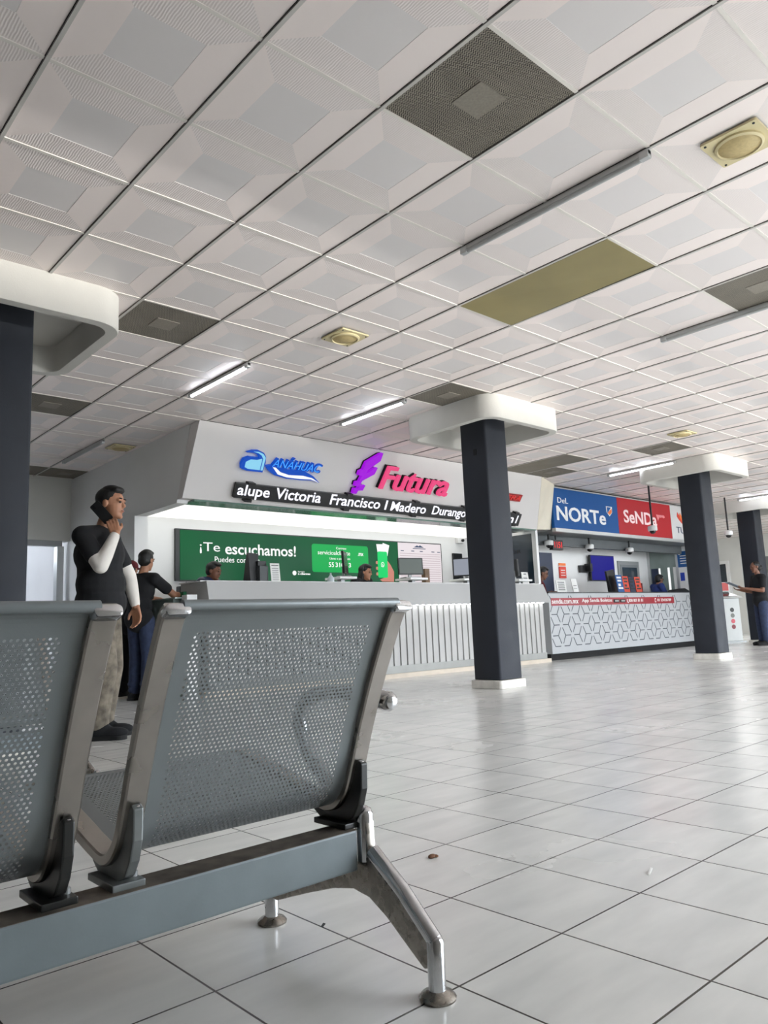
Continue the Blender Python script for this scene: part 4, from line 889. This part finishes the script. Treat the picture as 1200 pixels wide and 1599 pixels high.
for xr in (1.079, -.675):
    AP = spline([(xr, 1.195, .522), (xr, 1.26, .530), (xr, 1.34, .536), (xr, 1.44, .528), (xr, 1.50, .500), (xr, 1.515, .45), (xr, 1.49, .40), (xr, 1.43, .35), (xr - .012, 1.37, .312)], 6)
    b = bm_(); tube(b, [Vector((xr, 1.181, .521)), Vector((xr, 1.185, .5212))] + AP, 0, 16, True, [(.007, .007), (.015, .016)] + [(.019, .021)] * 12 + [(.017, .018)] * (len(AP) - 12)); obj('armrest', b, chrome, bench, smooth='auto')
bench2 = copy_tree(bench); bench2.rotation_euler = (0, 0, PI); bench2.location = (.32, 3.72, 0)
bench2['label'] = 'second steel bench facing the viewer, glimpsed through the perforated seats'

# ================================================================== PEOPLE
def remeshed(name, b, m, parent, voxel, smooth_it=4):
    me = bpy.data.meshes.new(name); bmesh.ops.translate(b, verts=b.verts[:], vec=-OFF[parent.name]); b.to_mesh(me); b.free()
    o = bpy.data.objects.new(name, me); COL.objects.link(o)
    md = o.modifiers.new('r', 'REMESH'); md.mode = 'VOXEL'; md.voxel_size = voxel; md.use_smooth_shade = True
    ms = o.modifiers.new('s', 'SMOOTH'); ms.factor = .5; ms.iterations = smooth_it
    dg = bpy.context.evaluated_depsgraph_get(); dg.update(); nm = bpy.data.meshes.new_from_object(o.evaluated_get(dg)); o.modifiers.clear(); o.data = nm; bpy.data.meshes.remove(me)
    nm.name = name; nm.materials.clear(); nm.materials.append(m)
    for p in nm.polygons: p.use_smooth = True
    o.parent = parent; OFF[o.name] = OFF[parent.name]; return o
DEF = dict(head=(.03, 0, 1.635), neck=(-.005, 0, 1.46), chest=(0, 0, 1.28), waist=(0, 0, 1.08), pelvis=(0, 0, .94),
           shR=(-.01, -.18, 1.41), elR=(-.03, -.24, 1.12), wrR=(.06, -.25, .88), shL=(-.01, .18, 1.41), elL=(-.03, .24, 1.12), wrL=(.06, .25, .88),
           hipR=(0, -.09, .90), knR=(.02, -.1, .49), anR=(0, -.1, .085), hipL=(0, .09, .90), knL=(.02, .1, .49), anL=(0, .1, .085),
           hdR=(.1, 0, -1), hdL=(.1, 0, -1), pnR=(0, 1, 0), pnL=(0, -1, 0), curl=.5, look=(1, 0, 0))
def person(label, pos, fwd, scale=1.0, skin=skin_tone, shirt=black_cloth, trousers=jeans, hair='short', shoes=black_cloth, girth=1.0, pose=None, sleeve='short', under=None, hairm=hair_black, voxel=.006, headset=False, belt=None):
    J = dict(DEF); J.update(pose or {})
    f = Vector((*fwd, 0)).normalized(); l = Vector((-f.y, f.x, 0)); O = Vector((*pos, 0))
    def G(p): return O + (f * p[0] + l * p[1] + Vector((0, 0, p[2]))) * scale
    def Dv(p): return (f * p[0] + l * p[1] + Vector((0, 0, p[2])))
    RM = Matrix((f, l, Vector((0, 0, 1)))).transposed()
    s = scale
    t = thing('person', O, label, 'person')
    def E(b, c, r, rot=None): ell(b, G(c), tuple(x * s for x in r), RM @ rot if rot else RM, 20)
    def Cp(b, p, q, r0, r1): capsule(b, G(p), G(q), r0 * s, r1 * s)
    def lerp(p, q, u): return tuple(p[i] + (q[i] - p[i]) * u for i in range(3))
    def torso(b, g, top=True):
        c, wv, pv, nk = J['chest'], J['waist'], J['pelvis'], J['neck']
        E(b, lerp(c, nk, .15), (.115 * girth + g, .165 + g, .17)); E(b, c, (.125 * girth + g, .165 * (girth * .3 + .7) + g, .17)); E(b, wv, (.12 * girth + g, .15 * girth + g, .16)); E(b, pv, (.12 * girth + g * 1.6, .165 + g * 1.8, .14 + g * 2))
        Cp(b, lerp(c, wv, .2), lerp(wv, pv, .5), .11 * girth + g, .115 * girth + g)
        for k in ('R', 'L'): Cp(b, lerp(nk, c, .2), J['sh' + k], .06 + g, .062 + g)
    # body: one continuous surface
    b = bm_(); torso(b, 0)
    Cp(b, J['neck'], lerp(J['neck'], J['head'], .75), .056, .052)
    h = J['head']; lk = Vector(J['look']).normalized(); yaw = math.atan2(lk.y, lk.x); pit = math.asin(lk.z)
    HR = Matrix.Rotation(yaw, 3, 'Z') @ Matrix.Rotation(-pit, 3, 'Y')
    def H(p): v = HR @ Vector(p); return (h[0] + v.x, h[1] + v.y, h[2] + v.z)
    def HE(b, p, r, n=16): ell(b, G(H(p)), tuple(x * s for x in r), RM @ HR, n)
    HE(b, (-.008, 0, .03), (.096, .076, .088)); HE(b, (.022, 0, -.03), (.068, .062, .082)); HE(b, (.045, 0, -.075), (.038, .040, .035)); HE(b, (.055, 0, .02), (.034, .052, .05))
    HE(b, (.094, 0, -.018), (.018, .014, .016)); Cp(b, H((.082, 0, .018)), H((.097, 0, -.014)), .009, .011)
    HE(b, (.078, 0, -.055), (.016, .026, .012)); HE(b, (.076, .03, .024), (.016, .026, .012)); HE(b, (.076, -.03, .024), (.016, .026, .012)); HE(b, (.07, 0, -.095), (.018, .022, .016))
    for k in (-1, 1): HE(b, (-.01, k * .076, -.005), (.02, .008, .031))
    for k in ('R', 'L'):
        Cp(b, J['sh' + k], J['el' + k], .052, .042); Cp(b, J['el' + k], lerp(J['el' + k], J['wr' + k], .35), .042, .041); Cp(b, lerp(J['el' + k], J['wr' + k], .3), J['wr' + k], .041, .027)
        Cp(b, J['hip' + k], J['kn' + k], .082, .056); Cp(b, J['kn' + k], lerp(J['kn' + k], J['an' + k], .35), .056, .054); Cp(b, lerp(J['kn' + k], J['an' + k], .35), J['an' + k], .054, .037)
        a = J['an' + k]; Cp(b, (a[0] - .02, a[1], .04), (a[0] + .15, a[1], .03), .036, .026)
        # hand
        w_ = Vector(J['wr' + k]); d = Vector(J['hd' + k]).normalized(); pn = Vector(J['pn' + k]); pn = (pn - d * pn.dot(d)).normalized(); sd = d.cross(pn) * (1 if k == 'R' else -1)
        cu = J.get('curl' + k, J['curl'])
        for j in range(4):
            o_ = (j - 1.5) * .0205; Cp(b, tuple(w_ + d * .005 + sd * o_ * .6), tuple(w_ + d * .085 + sd * o_), .0145, .0115)
            L3 = ((.040, .026, .020), (.045, .030, .022), (.042, .028, .021), (.032, .022, .018))[j if True else j]
            p = w_ + d * .085 + sd * o_; a_ = 0
            for q, ll in enumerate(L3):
                a_ += cu * (.55, .9, .6)[q]; dd = d * math.cos(a_) + pn * math.sin(a_); p2 = p + dd * ll; Cp(b, tuple(p), tuple(p2), .0092 - .0008 * q, .0088 - .0009 * q); p = p2
        p = w_ + d * .025 - sd * .028; dd = (d * .75 - sd * .6 + pn * .35).normalized(); p2 = p + dd * .042; Cp(b, tuple(p), tuple(p2), .0135, .011); dd = (d * .95 - sd * .15 + pn * .35).normalized(); Cp(b, tuple(p2), tuple(p2 + dd * .032), .0105, .009)
    remeshed('body', b, skin, t, voxel)
    # clothes
    b = bm_(); torso(b, .014)
    for k in ('R', 'L'):
        e = J['el' + k]; end = .62 if sleeve == 'short' else 1.0
        Cp(b, J['sh' + k], lerp(J['sh' + k], e, end), .07, .068 if sleeve == 'short' else .056)
        if sleeve == 'long': Cp(b, e, lerp(e, J['wr' + k], .95), .056, .04)
    remeshed('shirt', b, shirt, t, .009)
    if under:
        for k in ('R', 'L'):
            b = bm_(); e = J['el' + k]; Cp(b, lerp(J['sh' + k], e, .45), e, .058, .053); Cp(b, e, lerp(e, J['wr' + k], .35), .053, .05); Cp(b, lerp(e, J['wr' + k], .35), lerp(e, J['wr' + k], .92), .05, .036); remeshed('sleeve', b, under, t, .008)
    b = bm_(); E(b, J['pelvis'], (.132 * girth, .178, .12))
    for k in ('R', 'L'):
        Cp(b, J['hip' + k], J['kn' + k], .100, .078); Cp(b, J['kn' + k], lerp(J['kn' + k], J['an' + k], .9), .078, .072)
        a = lerp(J['kn' + k], J['an' + k], .93); E(b, (a[0], a[1], a[2]), (.08, .075, .03)); E(b, (a[0] - .01, a[1], a[2] + .07), (.078, .074, .035))
    remeshed('trousers', b, trousers, t, .01)
    for k in ('R', 'L'):
        a = J['an' + k]; b = bm_(); E(b, (a[0] + .02, a[1], .06), (.09, .046, .06)); E(b, (a[0] + .12, a[1], .045), (.10, .05, .04)); Cp(b, (a[0] - .05, a[1], .045), (a[0] + .14, a[1], .04), .042, .04)
        so = remeshed('shoe', b, shoes, t, .008)
        b = bm_(); prism(b, [(x_ * s, y_ * s) for x_, y_ in rrect(.30, .105, .05, 6, .055 + a[0], a[1])], (*O[:2], .0), f, l, .028 * s); obj('sole', b, rubber_white if shoes is not black_cloth else black_matte, so)
    # hair
    b = bm_()
    if hair in ('short', 'long'):
        HE(b, (-.022, 0, .045), (.096, .084, .082)); HE(b, (-.045, 0, .0), (.066, .079, .075)); HE(b, (.035, 0, .098), (.06, .062, .03)); HE(b, (.0, .0, .105), (.07, .06, .035))
        if hair == 'long': HE(b, (-.06, 0, -.06), (.055, .085, .12)); HE(b, (-.03, .07, -.06), (.04, .022, .10)); HE(b, (-.03, -.07, -.06), (.04, .022, .10)); HE(b, (-.075, 0, -.16), (.045, .075, .1))
    if hair == 'bun': HE(b, (-.022, 0, .042), (.096, .083, .082)); HE(b, (-.06, 0, -.03), (.06, .075, .07)); HE(b, (-.11, 0, -.02), (.045, .05, .05))
    if hair == 'cap':
        HE(b, (-.045, 0, .0), (.06, .078, .06)); HE(b, (-.02, 0, .01), (.06, .081, .03))
    remeshed('hair', b, hairm, t, .007, 2)
    if hair == 'cap':
        b = bm_(); HE(b, (-.008, 0, .055), (.106, .088, .078)); HE(b, (.11, 0, .055), (.06, .066, .010)); remeshed('cap', b, maroon, t, .007)
    for k in (-1, 1):
        b = bm_(); HE(b, (.0835, k * .031, .008), (.009, .014, .007), 12); obj('eye', b, eye_dark, t, smooth=True)
        b = bm_(); HE(b, (.0875, k * .032, .034), (.008, .022, .005), 12); obj('eyebrow', b, hairm, t, smooth=True)
    b = bm_(); HE(b, (.0895, 0, -.054), (.008, .022, .005), 12); obj('lips', b, lip_tone, t, smooth=True)
    if headset:
        b = bm_(); P = [G(H((-.01, .09 * math.cos(a), .03 + .105 * math.sin(a)))) for a in [PI * i / 12 for i in range(13)]]; tube(b, P, .009 * s, 8); obj('headset', b, black_plastic, t, smooth='auto')
    return t, G
FR = (.743, -.668)
man, G = person('man in black tee and white sleeves phoning beside the left pillar', (2.11, 5.34), FR, 1.0, girth=1.28, trousers=camo, under=white_cloth,
    pose=dict(head=(.065, 0, 1.635), neck=(.01, 0, 1.45), chest=(-.015, 0, 1.27), waist=(.0, 0, 1.06), pelvis=(.0, 0, .93), shR=(-.06, -.19, 1.385), elR=(.095, -.27, 1.165), wrR=(.17, -.20, 1.39), hdR=(-.42, .38, 1), pnR=(-.35, .95, 0),
              shL=(.0, .19, 1.39), elL=(.115, .25, 1.13), wrL=(.175, .22, .905), hdL=(.15, -.05, -1), pnL=(-.4, -1, 0), curlR=.55, curlL=.55, hipR=(.015, -.09, .88), knR=(.08, -.1, .48), anR=(.02, -.1, .085), hipL=(.01, .09, .88), knL=(.05, .1, .48), anL=(-.02, .12, .085), look=(1, -.12, -.02)), voxel=.005)
t = thing('mobile_phone', G((.04, -.11, 1.5)), 'black phone held to the ear of the man beside the left pillar', 'phone')
a, c = Vector(G((-.02, -.105, 1.625))), Vector(G((.095, -.115, 1.495))); d = (c - a).normalized(); n_ = Vector((*FR, 0)).cross(Vector((0, 0, 1))).normalized(); sd = d.cross(n_).normalized()
b = bm_(); prism(b, rrect(.075, (c - a).length, .01, 4), (a + c) / 2 - n_ * .004, sd, d, .009); obj('body', b, black_plastic, t)
b = bm_(); prism(b, rrect(.02, .03, .008, 4), (a + c) / 2 - d * .06 + sd * .015 + n_ * .0, sd, d, .007 if sd.cross(d).dot(n_) > 0 else -.012); obj('camera_bump', b, black_matte, t)

tw, G2 = person('dark haired man in black tee with yellow print leaning on the side desk', (3.63, 8.05), (.96, .28), .95, trousers=jeans,
    pose=dict(head=(.06, -.02, 1.60), neck=(.02, 0, 1.43), chest=(.0, 0, 1.25), waist=(-.02, 0, 1.07), pelvis=(-.03, 0, .93), shR=(.03, -.19, 1.375), elR=(.24, -.28, 1.19), wrR=(.46, -.26, 1.17), hdR=(1, .2, -.05), pnR=(0, 0, -1), curlR=.2,
              shL=(.03, .18, 1.375), elL=(.22, .26, 1.18), wrL=(.42, .15, 1.16), hdL=(1, -.2, -.05), pnL=(0, 0, -1), curlL=.2, look=(1, .25, -.1)))
b = bm_()
for i in range(3): box(b, -.002, .002, -.05 - i * .01, .07, i * .035, i * .035 + .012)
Rp = Matrix.Rotation(math.atan2(.28, .96), 4, 'Z') @ Matrix.Rotation(-.25, 4, 'Y')
for v in b.verts: v.co = Vector(G2((-.075, .06, 1.33))) + Rp @ v.co
obj('back_print', b, M('print_yellow', (190, 168, 84), .8), tw)
rc, G3 = person('person in red cap and black track pants with pink stripes at the side desk', (3.66, 8.43), (.9, .43), .91, trousers=black_cloth, hair='cap', shoes=M('sneaker_black', (30, 30, 32), .7),
    pose=dict(head=(.05, .02, 1.59), look=(1, .2, -.2), elR=(.16, -.25, 1.15), wrR=(.36, -.2, 1.15), hdR=(1, .1, 0), pnR=(0, 0, -1), elL=(.16, .25, 1.15), wrL=(.36, .2, 1.15), hdL=(1, -.1, 0), pnL=(0, 0, -1)))
for (p, q) in (((.06, -.185, .86), (.05, -.182, .60)), ((.03, -.182, .44), (.0, -.178, .14))):
    b = bm_(); P, Q = Vector(G3(p)), Vector(G3(q)); tube(b, [P, P.lerp(Q, .5), Q], 0, 10, True, [(.03, .008)] * 3); obj('leg_stripe', b, pink_stripe, rc, smooth=True)
person('woman with dark hair and headset behind the counter, before the green advert', (7.03, 8.25), (.3, -1), .94, hair='long', shirt=black_cloth, headset=True, pose=dict(head=(.06, 0, 1.545), look=(1, .25, -.15), neck=(0, 0, 1.41), elR=(.05, -.25, 1.12), wrR=(.2, -.15, 1.2), hdR=(1, 0, 0), elL=(.05, .25, 1.12), wrL=(.2, .15, 1.2), hdL=(1, 0, 0), pnR=(0, 0, -1), pnL=(0, 0, -1)), voxel=.008)
person('man whose head shows before the left end of the green advert', (4.62, 8.3), (.5, -.85), .92, skin=skin_dark, shirt=navy, pose=dict(head=(.06, 0, 1.56), look=(1, .1, -.2)), voxel=.008)
person('man in maroon shirt looking down at the left end of the patterned booth', (11.42, 8.42), (.7, -.7), .985, skin=skin_dark, shirt=maroon, pose=dict(head=(.09, 0, 1.545), neck=(.03, 0, 1.40), chest=(.0, 0, 1.2), shR=(.02, -.18, 1.3), shL=(.02, .18, 1.3), elR=(.04, -.25, 1.1), wrR=(.2, -.15, 1.19), elL=(.04, .25, 1.1), wrL=(.2, .15, 1.19), hdR=(1, 0, 0), hdL=(1, 0, 0), pnR=(0, 0, -1), pnL=(0, 0, -1), look=(1, -.1, -.35)), voxel=.008)
person('man in blue shirt seated before the glass partition of the booth', (15.77, 8.42), (.85, -.5), .925, skin=skin_dark, shirt=blue_cloth, headset=True, pose=dict(head=(.06, 0, 1.56), neck=(0, 0, 1.40), elR=(.06, -.25, 1.14), wrR=(.22, -.2, 1.22), hdR=(1, 0, 0), pnR=(0, 0, -1), elL=(.06, .25, 1.14), wrL=(.22, .2, 1.22), hdL=(1, 0, 0), pnL=(0, 0, -1), look=(1, .1, -.15)), voxel=.008)
wm, G5 = person('woman in black top and jeans holding papers at the right picture edge', (15.62, 6.20), (-.743, .668), .94, hair='bun', skin=skin_dark, trousers=jeans, pose=dict(elR=(.06, -.23, 1.13), wrR=(.33, -.14, 1.17), elL=(.04, .22, 1.13), wrL=(.33, .12, 1.19), hdR=(1, .1, .1), hdL=(1, -.1, .15), pnR=(0, .3, 1), pnL=(0, -.3, 1), look=(1, 0, -.12)))
b = bm_(); prism(b, [(-.1, -.17), (.1, -.17), (.1, .17), (-.1, .17)], G5((.50, 0, 1.27)), G5((0, 1, 0)) - G5((0, 0, 0)), (Vector(G5((1, 0, .45))) - Vector(G5((0, 0, 0)))).normalized(), .006); tag(obj('folder', b, M('folder_grey', (120, 132, 142), .6)), 'grey folder of papers in the hands of the standing woman', 'folder')

# ================================================================== FLOOR LITTER
b = bm_(); ell(b, (1.648, 1.667, .005), (.014, .009, .006)); ell(b, (1.66, 1.663, .004), (.007, .009, .004)); tag(obj('dry_leaf', b, M('leaf_brown', (112, 76, 52), .8, var=.3, scale=60), smooth=True), 'small dry brown leaf on the tile right of the bench leg', 'leaf')
litter = [((1.93, 1.13), .05, .006, .35, paper, 'thin white paper sliver on the floor tiles near the right edge', 'paper_sliver', 'paper'), ((2.22, .90), .035, .02, 1.0, M('scrap_tan', (178, 160, 134), .8), 'tan paper scrap on the floor at the right picture edge', 'paper_scrap', 'paper'),
          ((1.12, 1.50), .010, .006, .4, ink, 'dark speck left of the front bench foot', 'floor_speck', 'litter')]
for (x, y), a, c, rz, m_, lab, nm, cat in litter:
    b = bm_(); hexa(b, [(-a / 2, -c / 2, .0008), (a / 2, -c / 2, .003), (a / 2, c / 2, .004), (-a / 2, c / 2, .0008), (-a / 2, -c / 2, .002), (a / 2, -c / 2, .0045), (a / 2, c / 2, .0055), (-a / 2, c / 2, .002)])
    Rr = Matrix.Rotation(rz, 4, 'Z')
    for v in b.verts: v.co = Vector((x, y, 0)) + Rr @ v.co
    tag(obj(nm, b, m_), lab, cat)
